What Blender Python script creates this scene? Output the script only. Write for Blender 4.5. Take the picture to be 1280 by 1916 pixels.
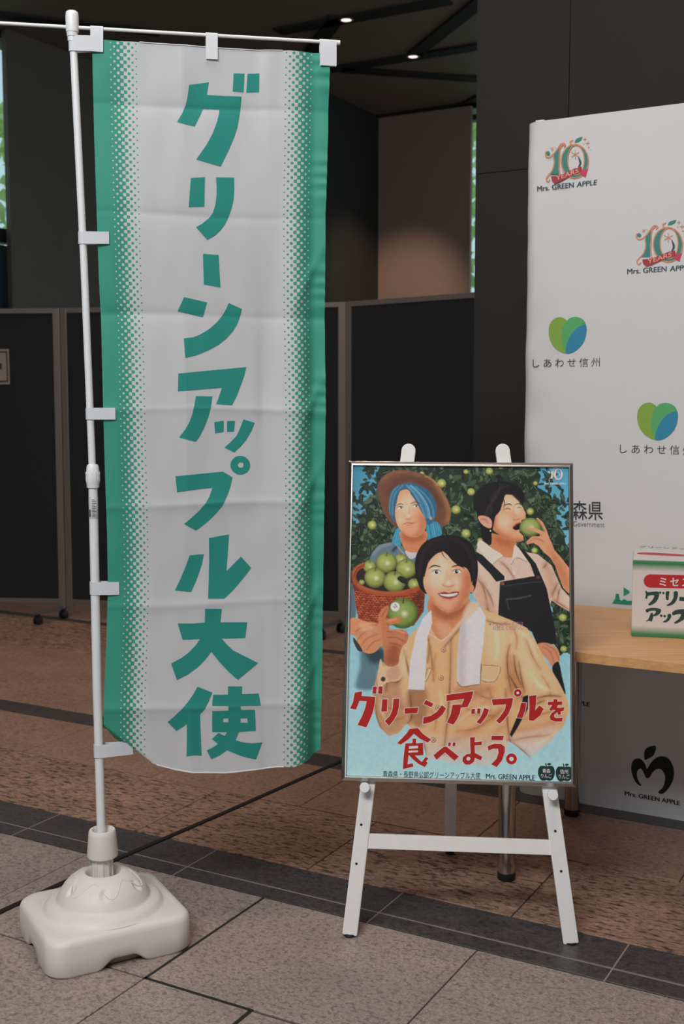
import bpy, bmesh, math, random
import numpy as np
from mathutils import Vector, Matrix
from mathutils.geometry import tessellate_polygon

scene = bpy.context.scene
col = scene.collection
for o in list(bpy.data.objects):
    bpy.data.objects.remove(o)

# ------------------------------------------------------------------ camera
FPX, PITCH, CAMH = 2169.0, math.radians(5.35), 1.35
cam_data = bpy.data.cameras.new('camera')
cam_data.sensor_fit = 'VERTICAL'
cam_data.sensor_height = 36.0
cam_data.lens = FPX / 1916.0 * 36.0
cam_data.dof.use_dof = True
cam_data.dof.focus_distance = 2.92
cam_data.dof.aperture_fstop = 6.3
cam = bpy.data.objects.new('camera', cam_data)
cam.location = (0, 0, CAMH)
cam.rotation_euler = (math.pi / 2 - PITCH, 0, 0)
col.objects.link(cam)
scene.camera = cam

# ------------------------------------------------------------------ exposure, sky, large lights
vs = scene.view_settings
vs.view_transform = 'Standard'
vs.look = 'None'
vs.gamma = 1.0
vs.exposure = 0.36
vs.use_curve_mapping = False
world = bpy.data.worlds.new('sky')
scene.world = world
world.use_nodes = True
wb = world.node_tree.nodes['Background']
wb.inputs[0].default_value = (0.66, 0.86, 0.90, 1)
wb.inputs[1].default_value = 0.78

def area_light(name, loc, target, sx, sy, power, color):
    d = bpy.data.lights.new(name, 'AREA')
    d.shape = 'RECTANGLE'; d.size = sx; d.size_y = sy
    d.energy = power; d.color = color
    o = bpy.data.objects.new(name, d)
    o.location = loc
    o.rotation_euler = (Vector(target) - Vector(loc)).to_track_quat('-Z', 'Y').to_euler()
    col.objects.link(o)
    return o

# assumed cool key light, source unseen, high behind and left of the camera
area_light('assumed_key_light', (-1.3, -0.5, 4.4), (0.1, 3.0, 0.7), 2.6, 1.6, 214, (0.93, 0.97, 1.0))
# soft cool fill added behind the viewer to brighten the upright faces
area_light('front_fill', (-0.5, -6.2, 2.0), (0.0, 3.0, 1.2), 6.0, 3.0, 58, (0.86, 0.95, 1.0))
# assumed row of warm ceiling lamps over the display, out of view
area_light('assumed_lamp_row', (0.2, 2.3, 4.35), (0.35, 3.1, 0.0), 1.2, 0.5, 22, (1.0, 0.82, 0.70))

# ------------------------------------------------------------------ helpers
def S(c):
    """8-bit sRGB -> linear"""
    r = []
    for x in c:
        x = x / 255.0
        r.append(x / 12.92 if x <= 0.04045 else ((x + 0.055) / 1.055) ** 2.4)
    return r

CAM = Vector((0, 0, CAMH))
CP, SP = math.cos(PITCH), math.sin(PITCH)

def ray(x, y):
    a, b = (x - 640.0) / FPX, -(y - 958.0) / FPX
    return Vector((a, CP + SP * b, -SP + CP * b))

def proj(P):
    d = Vector(P) - CAM
    y = CP * d.y - SP * d.z
    z = SP * d.y + CP * d.z
    return 640 + FPX * d.x / y, 958 - FPX * z / y

def on_z(x, y, z=0.0):
    d = ray(x, y)
    return CAM + d * ((z - CAMH) / d.z)

def at_y(x, y, Y):
    d = ray(x, y)
    return CAM + d * (Y / d.y)

UX, VX = Vector((0.873, -0.488, 0)).normalized(), Vector((0.488, 0.873, 0)).normalized()
def UV(u, v, z=0.0):
    p = UX * u + VX * v
    return Vector((p.x, p.y, z))
GRID_ROT = math.atan2(UX.y, UX.x)

class Plane:
    """a real plane in the room; hit(px,py) gives the point of it seen at that pixel"""
    def __init__(s, o, e1, e2):
        s.o, s.e1, s.e2 = Vector(o), Vector(e1).normalized(), Vector(e2).normalized()
        s.n = s.e1.cross(s.e2).normalized()
        if s.n.dot(CAM - s.o) < 0:
            s.n = -s.n
    def hit(s, x, y):
        d = ray(x, y)
        t = s.n.dot(s.o - CAM) / s.n.dot(d)
        return CAM + d * t
    def ab(s, x, y):
        p = s.hit(x, y) - s.o
        return p.dot(s.e1), p.dot(s.e2)
    def pt(s, a, b, h=0.0):
        return s.o + s.e1 * a + s.e2 * b + s.n * h

def link(name, me, parent=None, loc=None):
    o = bpy.data.objects.new(name, me)
    col.objects.link(o)
    if parent is not None:
        o.parent = parent
    if loc is not None:
        o.location = loc
    return o

def empty(name, loc, rz=0.0):
    o = bpy.data.objects.new(name, None)
    o.location = loc
    o.rotation_euler = (0, 0, rz)
    o.empty_display_size = 0.1
    col.objects.link(o)
    return o

def tag(o, label=None, cat=None, group=None, kind=None):
    if label: o['label'] = label
    if cat: o['category'] = cat
    if group: o['group'] = group
    if kind: o['kind'] = kind
    return o

def mesh(name, verts, faces, mat, parent=None, smooth=False, world=True):
    """verts in world space; stored relative to the parent's (and then the mesh's) frame"""
    me = bpy.data.meshes.new(name)
    vv = [Vector(v) for v in verts]
    if parent is not None and world:
        inv = wmat(parent).inverted()
        vv = [inv @ v for v in vv]
    me.from_pydata([tuple(v) for v in vv], [], faces)
    me.update()
    if smooth:
        me.polygons.foreach_set('use_smooth', [True] * len(me.polygons))
    if mat is not None:
        me.materials.append(mat)
    return link(name, me, parent)

def wmat(o):
    m = Matrix.LocRotScale(o.location, o.rotation_euler, o.scale)
    return wmat(o.parent) @ m if o.parent else m

def bm_out(bm, name, mat, parent=None, smooth=False, world=True, angle=None):
    bmesh.ops.recalc_face_normals(bm, faces=bm.faces)
    if parent is not None and world:
        bm.transform(wmat(parent).inverted())
    me = bpy.data.meshes.new(name)
    bm.to_mesh(me); bm.free()
    if smooth:
        me.polygons.foreach_set('use_smooth', [True] * len(me.polygons))
        if angle is not None:
            try: me.set_sharp_from_angle(angle=angle)
            except Exception: pass
    if mat is not None:
        me.materials.append(mat)
    return link(name, me, parent)

def frame_box(o, e1, e2, e3, bevel=0.0, seg=2):
    """box with corner o and edge vectors e1,e2,e3"""
    bm = bmesh.new()
    o, e1, e2, e3 = Vector(o), Vector(e1), Vector(e2), Vector(e3)
    vs_ = [bm.verts.new(o + e1 * i + e2 * j + e3 * k) for k in (0, 1) for j in (0, 1) for i in (0, 1)]
    for f in ((0, 1, 3, 2), (4, 6, 7, 5), (0, 4, 5, 1), (2, 3, 7, 6), (0, 2, 6, 4), (1, 5, 7, 3)):
        bm.faces.new([vs_[i] for i in f])
    bmesh.ops.recalc_face_normals(bm, faces=bm.faces)
    if bevel > 0:
        bmesh.ops.bevel(bm, geom=bm.edges[:], offset=bevel, segments=seg, profile=0.6, affect='EDGES')
    return bm

def tube(pts, r, seg=16, cap=True):
    """swept round tube through world points; r may be a list"""
    bm = bmesh.new()
    pts = [Vector(p) for p in pts]
    rs = r if isinstance(r, (list, tuple)) else [r] * len(pts)
    rings = []
    ref = Vector((0, 0, 1))
    for i, p in enumerate(pts):
        a = pts[max(i - 1, 0)]; b = pts[min(i + 1, len(pts) - 1)]
        t = (b - a).normalized()
        if abs(t.dot(ref)) > 0.95:
            ref = Vector((1, 0, 0)) if abs(t.x) < 0.9 else Vector((0, 1, 0))
        x = ref.cross(t).normalized(); y = t.cross(x)
        rings.append([bm.verts.new(p + (x * math.cos(2 * math.pi * k / seg) + y * math.sin(2 * math.pi * k / seg)) * rs[i]) for k in range(seg)])
    for A, B in zip(rings, rings[1:]):
        for k in range(seg):
            bm.faces.new((A[k], A[(k + 1) % seg], B[(k + 1) % seg], B[k]))
    if cap:
        bm.faces.new(rings[0][::-1]); bm.faces.new(rings[-1])
    return bm

def lathe(o, axis, prof, seg=32):
    """prof = [(radius, distance along axis)]"""
    bm = bmesh.new()
    o, t = Vector(o), Vector(axis).normalized()
    ref = Vector((1, 0, 0)) if abs(t.x) < 0.9 else Vector((0, 1, 0))
    x = ref.cross(t).normalized(); y = t.cross(x)
    rings = []
    for r, d in prof:
        if r < 1e-6:
            rings.append([bm.verts.new(o + t * d)])
        else:
            rings.append([bm.verts.new(o + t * d + (x * math.cos(2 * math.pi * k / seg) + y * math.sin(2 * math.pi * k / seg)) * r) for k in range(seg)])
    for A, B in zip(rings, rings[1:]):
        for k in range(seg):
            k2 = (k + 1) % seg
            q = [A[k % len(A)], A[k2 % len(A)], B[k2 % len(B)], B[k % len(B)]]
            qq = []
            for v in q:
                if v not in qq: qq.append(v)
            if len(qq) > 2: bm.faces.new(qq)
    return bm

def closed_spline(pts, n=6):
    """Catmull-Rom through a closed list of points"""
    out = []
    N = len(pts)
    P = [np.array(p, float) for p in pts]
    for i in range(N):
        a, b, c, d = P[i - 1], P[i], P[(i + 1) % N], P[(i + 2) % N]
        for k in range(n):
            t = k / n
            out.append(tuple(0.5 * ((2 * b) + (c - a) * t + (2 * a - 5 * b + 4 * c - d) * t * t + (3 * b - a - 3 * c + d) * t ** 3)))
    return out

def open_spline(pts, n=8):
    P = [np.array(p, float) for p in pts]
    P = [2 * P[0] - P[1]] + P + [2 * P[-1] - P[-2]]
    out = []
    for i in range(1, len(P) - 2):
        a, b, c, d = P[i - 1], P[i], P[i + 1], P[i + 2]
        for k in range(n):
            t = k / n
            out.append(tuple(0.5 * ((2 * b) + (c - a) * t + (2 * a - 5 * b + 4 * c - d) * t * t + (3 * b - a - 3 * c + d) * t ** 3)))
    out.append(tuple(P[-2]))
    return out

def circ(cx, cy, rx, ry=None, n=28, rot=0.0):
    ry = rx if ry is None else ry
    c, s = math.cos(rot), math.sin(rot)
    return [(cx + rx * math.cos(a) * c - ry * math.sin(a) * s, cy + rx * math.cos(a) * s + ry * math.sin(a) * c)
            for a in [2 * math.pi * k / n for k in range(n)]]

def tess(loops):
    """loops: outer then holes (2D) -> verts, tris"""
    flat = [p for l in loops for p in l]
    tris = tessellate_polygon([[Vector((p[0], p[1], 0)) for p in l] for l in loops])
    return flat, [tuple(t) for t in tris]

def offset_loop(l, d):
    """push a loop outwards by d (pixels)"""
    n = len(l)
    A = sum(l[i][0] * l[(i + 1) % n][1] - l[(i + 1) % n][0] * l[i][1] for i in range(n))
    sg = 1 if A > 0 else -1
    out = []
    for i in range(n):
        p0, p1, p2 = np.array(l[i - 1], float), np.array(l[i], float), np.array(l[(i + 1) % n], float)
        a, b = p1 - p0, p2 - p1
        a /= (np.linalg.norm(a) + 1e-9); b /= (np.linalg.norm(b) + 1e-9)
        na, nb = np.array([a[1], -a[0]]) * sg, np.array([b[1], -b[0]]) * sg
        m = na + nb
        m /= (np.linalg.norm(m) + 1e-9)
        k = d / max(0.5, m.dot(na))
        out.append(tuple(p1 + m * k))
    return out

# flat print: several shapes (each = [outer, hole, ...] in photo pixels) laid on a plane, h above it
def print_on(name, plane, shapes, mat, h, parent):
    V, F = [], []
    for loops in shapes:
        fl, tr = tess(loops)
        b = len(V)
        V += [plane.hit(*p) + plane.n * h for p in fl]
        F += [tuple(b + i for i in t) for t in tr]
    o = mesh(name, V, F, mat, parent)
    fix_up(o, plane.n, parent)
    return o

def fix_up(o, n, parent):
    """make flat print face along n"""
    me = o.data
    R = wmat(parent).to_3x3() if parent else Matrix.Identity(3)
    flip = [p.index for p in me.polygons if (R @ p.normal).dot(n) < 0]
    if flip:
        bm = bmesh.new(); bm.from_mesh(me); bm.faces.ensure_lookup_table()
        bmesh.ops.reverse_faces(bm, faces=[bm.faces[i] for i in flip])
        bm.to_mesh(me); bm.free()

_textcache = {}
def text_mesh(s, bold=0.0, spacing=1.0):
    key = (s, bold, spacing)
    if key in _textcache: return _textcache[key]
    cu = bpy.data.curves.new('t', 'FONT')
    cu.body = s
    cu.offset = bold
    cu.space_character = spacing
    cu.resolution_u = 3
    ob = bpy.data.objects.new('t', cu)
    col.objects.link(ob)
    bpy.context.view_layer.update()
    dg = bpy.context.evaluated_depsgraph_get()
    me = bpy.data.meshes.new_from_object(ob.evaluated_get(dg))
    V = np.array([v.co[:2] for v in me.vertices]) if len(me.vertices) else np.zeros((0, 2))
    F = [tuple(p.vertices) for p in me.polygons]
    bpy.data.objects.remove(ob); bpy.data.curves.remove(cu); bpy.data.meshes.remove(me)
    _textcache[key] = (V, F)
    return V, F

def text_px(s, A, B, height=None, bold=0.0, slant=0.0, spacing=1.0):
    """text laid from pixel A (left baseline) to B (right baseline); height = pixels of the glyph box"""
    V, F = text_mesh(s, bold, spacing)
    if len(V) == 0: return [], []
    x0, x1 = V[:, 0].min(), V[:, 0].max()
    y0, y1 = 0.0, V[:, 1].max()
    L = math.hypot(B[0] - A[0], B[1] - A[1])
    hgt = height if height else L * (y1 - y0) / (x1 - x0)
    dx, dy = (B[0] - A[0]) / L, (B[1] - A[1]) / L
    P = []
    for x, y in V:
        a = (x - x0) / (x1 - x0) * L
        b = (y - y0) / (y1 - y0) * hgt
        a += b * slant
        P.append((A[0] + dx * a + 0 * b, A[1] + dy * a - b))
    return P, F

def text_on(name, plane, items, mat, h, parent):
    V, F = [], []
    for it in items:
        it = dict(it); fat = it.pop('fat', 0.0)
        P, f = text_px(**it)
        for q, sh in enumerate((-0.5, 0.0, 0.5) if fat else (0.0,)):      # a heavier face: the stroke widened sideways
            b = len(V)
            V += [plane.hit(p[0] + sh * fat, p[1]) + plane.n * (h + q * 2e-5) for p in P]
            F += [tuple(b + i for i in t) for t in f]
    o = mesh(name, V, F, mat, parent)
    fix_up(o, plane.n, parent)
    return o

def stroke_loop(pts, w):
    """an open pixel polyline with width(s) -> closed outline"""
    P = [np.array(p, float) for p in pts]
    n = len(P)
    ws = w if isinstance(w, (list, tuple)) else [w] * n
    if len(ws) != n:
        ws = np.interp(np.linspace(0, 1, n), np.linspace(0, 1, len(ws)), ws)
    L, R = [], []
    for i in range(n):
        t = P[min(i + 1, n - 1)] - P[max(i - 1, 0)]
        t /= (np.linalg.norm(t) + 1e-9)
        m = np.array([-t[1], t[0]]) * ws[i] / 2
        L.append(tuple(P[i] + m)); R.append(tuple(P[i] - m))
    return L + R[::-1]

# ------------------------------------------------------------------ materials
def new_mat(name):
    m = bpy.data.materials.new(name)
    m.use_nodes = True
    nt = m.node_tree
    return m, nt, nt.nodes['Principled BSDF']

def plain(name, rgb, rough=0.5, metal=0.0, var=0.06, scale=30.0, bump=0.0, spec=0.5, lin=False, coat=0.0, sheen=0.0, transl=0.0):
    """a colour with a little procedural variation"""
    m, nt, b = new_mat(name)
    c = list(rgb) if lin else S(rgb)
    N = nt.nodes
    tc = N.new('ShaderNodeTexCoord')
    nz = N.new('ShaderNodeTexNoise'); nz.inputs['Scale'].default_value = scale; nz.inputs['Detail'].default_value = 3
    nt.links.new(tc.outputs['Object'], nz.inputs['Vector'])
    mx = N.new('ShaderNodeMix'); mx.data_type = 'RGBA'
    mx.inputs[6].default_value = [x * (1 - var) for x in c] + [1]
    mx.inputs[7].default_value = [min(1, x * (1 + var)) for x in c] + [1]
    nt.links.new(nz.outputs['Fac'], mx.inputs[0])
    nt.links.new(mx.outputs[2], b.inputs['Base Color'])
    b.inputs['Roughness'].default_value = rough
    b.inputs['Metallic'].default_value = metal
    b.inputs['Specular IOR Level'].default_value = spec
    b.inputs['Coat Weight'].default_value = coat
    b.inputs['Sheen Weight'].default_value = sheen
    if bump > 0:
        bp = N.new('ShaderNodeBump'); bp.inputs['Strength'].default_value = bump; bp.inputs['Distance'].default_value = 0.002
        nt.links.new(nz.outputs['Fac'], bp.inputs['Height'])
        nt.links.new(bp.outputs['Normal'], b.inputs['Normal'])
    if transl > 0:
        out = N['Material Output']
        tr = N.new('ShaderNodeBsdfTranslucent')
        nt.links.new(mx.outputs[2], tr.inputs['Color'])
        ms = N.new('ShaderNodeMixShader'); ms.inputs[0].default_value = transl
        nt.links.new(b.outputs[0], ms.inputs[1]); nt.links.new(tr.outputs[0], ms.inputs[2])
        nt.links.new(ms.outputs[0], out.inputs['Surface'])
    return m

def granite(name, light, mid, dark, scale=160.0, streak=1.0, rough=0.45, darkamt=0.45, patch=0.25):
    m, nt, b = new_mat(name)
    N, L = nt.nodes, nt.links
    tc = N.new('ShaderNodeTexCoord')
    oi = N.new('ShaderNodeObjectInfo')
    ad = N.new('ShaderNodeVectorMath'); ad.operation = 'ADD'
    ml = N.new('ShaderNodeVectorMath'); ml.operation = 'SCALE'; ml.inputs['Scale'].default_value = 37.0
    cb = N.new('ShaderNodeCombineXYZ')
    for i in range(3): L.new(oi.outputs['Random'], cb.inputs[i])
    L.new(cb.outputs[0], ml.inputs[0]); L.new(tc.outputs['Object'], ad.inputs[0]); L.new(ml.outputs[0], ad.inputs[1])
    mp = N.new('ShaderNodeMapping'); mp.inputs['Scale'].default_value = (1.0, streak, 1.0)
    L.new(ad.outputs[0], mp.inputs['Vector'])
    def noise(sc, det, ro=0.6):
        n = N.new('ShaderNodeTexNoise'); n.inputs['Scale'].default_value = sc; n.inputs['Detail'].default_value = det; n.inputs['Roughness'].default_value = ro
        L.new(mp.outputs[0], n.inputs['Vector']); return n
    n1, n2, n3 = noise(scale, 4, 0.7), noise(scale * 0.45, 3, 0.65), noise(3.5, 3)
    r1 = N.new('ShaderNodeValToRGB')
    e = r1.color_ramp.elements
    e[0].position, e[0].color = 0.36, S(mid) + [1]
    e[1].position, e[1].color = 0.62, S(light) + [1]
    L.new(n1.outputs['Fac'], r1.inputs['Fac'])
    r2 = N.new('ShaderNodeValToRGB')
    e = r2.color_ramp.elements
    e[0].position, e[0].color = 0.36, (1, 1, 1, 1)
    e[1].position, e[1].color = 0.50, (0, 0, 0, 1)
    L.new(n2.outputs['Fac'], r2.inputs['Fac'])
    mu = N.new('ShaderNodeMath'); mu.operation = 'MULTIPLY'; mu.inputs[1].default_value = darkamt
    L.new(r2.outputs[0], mu.inputs[0])
    mx = N.new('ShaderNodeMix'); mx.data_type = 'RGBA'
    mx.inputs[7].default_value = S(dark) + [1]
    L.new(mu.outputs[0], mx.inputs[0]); L.new(r1.outputs[0], mx.inputs[6])
    # slow patchiness
    mr = N.new('ShaderNodeMapRange'); mr.inputs['From Min'].default_value = 0.3; mr.inputs['From Max'].default_value = 0.7
    mr.inputs['To Min'].default_value = 1 - patch; mr.inputs['To Max'].default_value = 1 + patch * 0.5
    L.new(n3.outputs['Fac'], mr.inputs['Value'])
    m2 = N.new('ShaderNodeMix'); m2.data_type = 'RGBA'; m2.blend_type = 'MULTIPLY'; m2.inputs[0].default_value = 1.0
    L.new(mx.outputs[2], m2.inputs[6]); L.new(mr.outputs[0], m2.inputs[7])
    L.new(m2.outputs[2], b.inputs['Base Color'])
    b.inputs['Roughness'].default_value = rough
    bp = N.new('ShaderNodeBump'); bp.inputs['Strength'].default_value = 0.08; bp.inputs['Distance'].default_value = 0.001
    L.new(n1.outputs['Fac'], bp.inputs['Height']); L.new(bp.outputs[0], b.inputs['Normal'])
    return m

M = {}
M['granite_near'] = granite('grey_beige_granite', (184, 166, 155), (146, 130, 120), (76, 69, 66), 150, 1.3, 0.5, 0.55, 0.12)
M['granite_pink'] = granite('rough_pink_granite', (182, 146, 124), (142, 110, 93), (54, 47, 43), 60, 2.6, 0.5, 0.85, 0.22)
M['granite_far'] = granite('fine_pink_granite', (172, 138, 119), (146, 114, 98), (82, 66, 59), 110, 1.4, 0.5, 0.5, 0.15)
M['granite_dark'] = granite('polished_dark_granite', (90, 84, 84), (67, 64, 65), (44, 42, 43), 120, 1.3, 0.42, 0.6, 0.2)
M['grout'] = plain('stone_joint', (88, 77, 69), 0.9)
M['joint_dark'] = plain('dark_wide_joint', (40, 36, 34), 0.9)
M['grout_light'] = plain('pale_joint', (150, 138, 130), 0.8)
M['wall_brown'] = plain('dark_brown_wall_panel', (92, 82, 75), 0.6, var=0.10, scale=6)
M['wall_black'] = plain('black_brown_column_panel', (38, 36, 33), 0.8, var=0.08, scale=8)
M['wall_warm'] = plain('brown_plaster', (140, 118, 106), 0.7, var=0.06, scale=40)
M['ceiling'] = plain('dark_ceiling', (142, 126, 116), 0.55, var=0.08, scale=5)
M['groove'] = plain('ceiling_groove', (22, 22, 22), 0.7)
M['board'] = plain('black_felt', (44, 44.5, 46), 0.95, var=0.15, scale=300, spec=0.1)
M['alu'] = plain('brushed_aluminium_grey', (122, 112, 106), 0.45, metal=0.35, var=0.05)
M['rubber'] = plain('black_rubber', (24, 24, 25), 0.6)
M['white_plastic'] = plain('white_plastic', (242, 243, 243), 0.38, var=0.02)
M['tank_plastic'] = plain('off_white_tank_plastic', (236, 229, 222), 0.5, var=0.03, scale=120, bump=0.05)
M['tab'] = plain('white_nonwoven_strip', (224, 226, 229), 0.85, var=0.04, scale=200)
M['white_wood'] = plain('white_painted_wood', (240, 235, 231), 0.55, var=0.05, scale=40, bump=0.05)
M['silver'] = plain('silver_frame_metal', (196, 190, 185), 0.26, metal=0.95, var=0.03)
M['chrome'] = plain('chrome_tube', (200, 196, 192), 0.12, metal=1.0, var=0.02)
M['teal'] = plain('teal_print', (0.030, 0.285, 0.238), 0.75, lin=True, spec=0.2, var=0.03, scale=90)
M['black_cable'] = plain('black_cable', (24, 22, 22), 0.6)
M['backdrop'] = plain('white_stretch_fabric', (224, 223, 223), 0.85, var=0.015, scale=20)
def GN(c, k=1.3):
    return [min(0.9, x * k) for x in S(c)]
M['ink'] = plain('charcoal_print', (58, 62, 66), 0.8)
M['ink_navy'] = plain('slate_print', GN((58, 78, 84)), 0.8, lin=True)
M['ink_dark'] = plain('black_green_print', (34, 36, 32), 0.8)
M['orange'] = plain('copper_print', GN((205, 135, 98)), 0.8, lin=True)
M['red'] = plain('dull_red_print', GN((158, 62, 66)), 0.8, lin=True)
M['red_light'] = plain('pink_red_print', GN((190, 66, 84)), 0.8, lin=True)
M['salmon'] = plain('salmon_print', GN((226, 160, 140)), 0.8, lin=True)
M['print_teal'] = plain('teal_logo_print', GN((62, 128, 118)), 0.8, lin=True)
M['poster_red'] = plain('poster_red_print', (188, 44, 40), 0.6, spec=0.15)
M['poster_white'] = plain('poster_white_print', (236, 224, 222), 0.6, spec=0.15)
M['poster_dark'] = plain('poster_dark_green_print', (38, 62, 62), 0.6, spec=0.15)
M['poster_purple'] = plain('poster_violet_print', (180, 130, 160), 0.6, spec=0.15)

# ================================================================== the room
CEIL = 4.5
WL0 = -7.4
def quad(name, pts, mat, **kw):
    return mesh(name, pts, [(0, 1, 2, 3)], mat, **kw)

def grid_box(name, u0, u1, v0, v1, z0, z1, mat, parent=None, bevel=0.0):
    bm = frame_box(UV(u0, v0, z0), UX * (u1 - u0), VX * (v1 - v0), Vector((0, 0, z1 - z0)), bevel)
    return bm_out(bm, name, mat, parent)

# floor bed (joint colour) with stone slabs laid on it
floor = grid_box('floor', -13, 7, -7, 16, -0.12, -0.004, M['grout'])
tag(floor, 'stone slab floor of grey and pink granite with dark inlaid bands', 'floor', kind='structure')
floor_inv_rot = (0, 0, GRID_ROT)
_tile_mesh = {}
def tile(u0, u1, v0, v1, mat, gap=0.004, name='floor_slab'):
    g = gap / 2
    du, dv = u1 - u0 - gap, v1 - v0 - gap
    key = (round(du, 3), round(dv, 3), mat)
    if key not in _tile_mesh:
        bm = bmesh.new()
        bmesh.ops.create_cube(bm, size=1.0, matrix=Matrix.Diagonal((du, dv, 0.02, 1)))
        bmesh.ops.translate(bm, verts=bm.verts, vec=(0, 0, -0.01))
        top = [e for e in bm.edges if all(v.co.z > -0.001 for v in e.verts)]
        bmesh.ops.bevel(bm, geom=top, offset=0.0012, segments=1, affect='EDGES')
        me = bpy.data.meshes.new(name)
        bm.to_mesh(me); bm.free()
        me.materials.append(M[mat])
        _tile_mesh[key] = me
    c = UV((u0 + u1) / 2, (v0 + v1) / 2, 0)
    o = link(name, _tile_mesh[key], floor, c)
    o.rotation_euler = floor_inv_rot
    return o

def seen(u0, u1, v0, v1, margin=160):
    xs, ys = [], []
    for a, b in ((u0, v0), (u1, v0), (u0, v1), (u1, v1)):
        p = UV(a, b)
        if p.y < 0.6: return False
        q = proj(p); xs.append(q[0]); ys.append(q[1])
    return max(xs) > -margin and min(xs) < 1280 + margin and max(ys) > 1090 and min(ys) < 1916 + margin

def row(v0, v1, start, pitch, mat, gap=0.004, skip=None):
    k0 = int((-9 - start) / pitch) - 1
    for k in range(k0, k0 + 40):
        a, b = start + k * pitch, start + (k + 1) * pitch
        if b > 4: break
        if skip and a - 1e-4 <= skip <= b - 1e-3: continue
        if seen(a, b, v0, v1):
            tile(a, b, v0, v1, mat, gap)

P = 0.631
row(1.02, 1.553, -1.686, P, 'granite_near')
# the row just before the camera's foot has a narrow half slab beside the wide joint
for a, b, gp in ((-2.948, -2.317, .004), (-2.317, -1.686, .004), (-1.686, -1.389, .004), (-1.382, -1.055, .004), (-1.055, -0.424, .004), (-0.424, 0.207, .004)):
    tile(a, b, 1.553, 2.060, 'granite_near', gp)
for k in range(-4, 5):
    a = -1.686 + k * P
    g_ = 0.0085 if k in (0,) else 0.004
    if seen(a, a + P, 2.064, 2.575):
        tile(a + (0.003 if k == 0 else 0), a + P - (0.002 if k == -1 else 0), 2.067 if k == 0 else 2.064, 2.575, 'granite_near', 0.004)
row(2.577, 2.643, -1.997, P, 'granite_dark', 0.003)
row(2.648, 2.792, -1.997, P, 'granite_dark', 0.003)
row(2.794, 3.236, -1.680, P, 'granite_pink', 0.004)
row(3.240, 3.650, -1.345, P, 'granite_far', 0.004)
row(3.652, 3.785, -1.345 - 0.07, P * 1.0, 'granite_dark', 0.002)
row(3.787, 4.25, -1.66, P, 'granite_far', 0.003)
row(4.25, 4.72, -1.345, P, 'granite_far', 0.003)
row(4.72, 5.38, -1.66, P, 'granite_pink', 0.003)
row(5.38, 5.46, -1.66, P, 'granite_dark', 0.003)
row(5.46, 6.1, -1.345, P, 'granite_far', 0.003)
row(6.1, 6.8, -1.66, P * 2, 'granite_far', 0.003)
row(6.8, 8.2, -1.66, P * 2, 'granite_far', 0.003)
row(8.2, 10.0, -1.66, P * 4, 'granite_far', 0.003)
row(10.0, 11.65, -1.66, P * 4, 'granite_far', 0.003)
# the wide dark joint round a service hatch
for q in ((-1.6895, -1.6815, 2.062, 2.5765), (-1.6895, -1.383, 2.0585, 2.0685), (-1.390, -1.381, 1.553, 2.0605)):
    grid_box('dark_joint', q[0], q[1], q[2], q[3], -0.006, -0.0012, M['joint_dark'], floor)
# pale joints that show in the dark band
for a in range(-3, 5):
    uu = -1.997 + a * P
    if seen(uu, uu + 0.01, 2.577, 2.79):
        grid_box('pale_joint', uu - 0.0025, uu + 0.0025, 2.577, 2.791, -0.006, -0.0006, M['grout_light'], floor)
grid_box('pale_joint', -4.2, 1.4, 2.6435, 2.6475, -0.006, -0.0005, M['grout_light'], floor)

# ceiling with dark grooves between its folded panels
ceiling = grid_box('ceiling', WL0 - 0.5, 7, -7, 12.1, CEIL, CEIL + 0.2, M['ceiling'])
tag(ceiling, 'dark brown panelled ceiling crossed by black grooves', 'ceiling', kind='structure')
def groove(x0, y0, x1, y1, w):
    a, b = on_z(x0, y0, CEIL), on_z(x1, y1, CEIL)
    d = (b - a).normalized()
    s = Vector((-d.y, d.x, 0)) * w
    bm = frame_box(a - s / 2 - Vector((0, 0, 0.02)), b - a, s, Vector((0, 0, 0.022)))
    bm_out(bm, 'groove', M['groove'], ceiling)
groove(520, 57, 840, -1, 0.16)
groove(617, 129, 930, 80, 0.16)
groove(640, 128, 930, 149, 0.16)
groove(775, 100, 915, -12, 0.14)
groove(560, 130, 632, 28, 0.14)
groove(712, 219, 930, 188, 0.22)
groove(870, 198, 930, 168, 0.2)
groove(-60, 20, 300, 60, 0.14)

# walls (all square to the floor grid)
WL, WLV, JOG, WS, WB, WBE = -7.4, 7.43, 10.2, -6.05, 11.65, -4.95
w = grid_box('wall_left', WL - 0.05, WL, WLV, JOG, 0, CEIL, M['wall_brown']); tag(w, 'dark brown wall beside the window at the left edge', 'wall', kind='structure')
w = grid_box('wall_recess', WL - 0.3, WS - 0.3, JOG, JOG + 0.3, 0, CEIL, M['wall_brown']); tag(w, 'dark brown wall behind the banner', 'wall', kind='structure')
w = grid_box('wall_side', WS - 0.3, WS, JOG, WB, 0, CEIL, M['wall_black']); tag(w, 'narrow black wall face next to the warmly lit wall', 'wall', kind='structure')
w = grid_box('wall_back', WS - 0.3, WBE, WB, WB + 0.05, 0, CEIL, M['wall_warm']); tag(w, 'brown back wall washed by a warm lamp', 'wall', kind='structure')
colm = grid_box('wall_right', -1.805, 3.2, 4.3, 5.6, 0, CEIL, M['wall_black'])
tag(colm, 'tall black wall block behind the white backdrop', 'wall', kind='structure')
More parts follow.
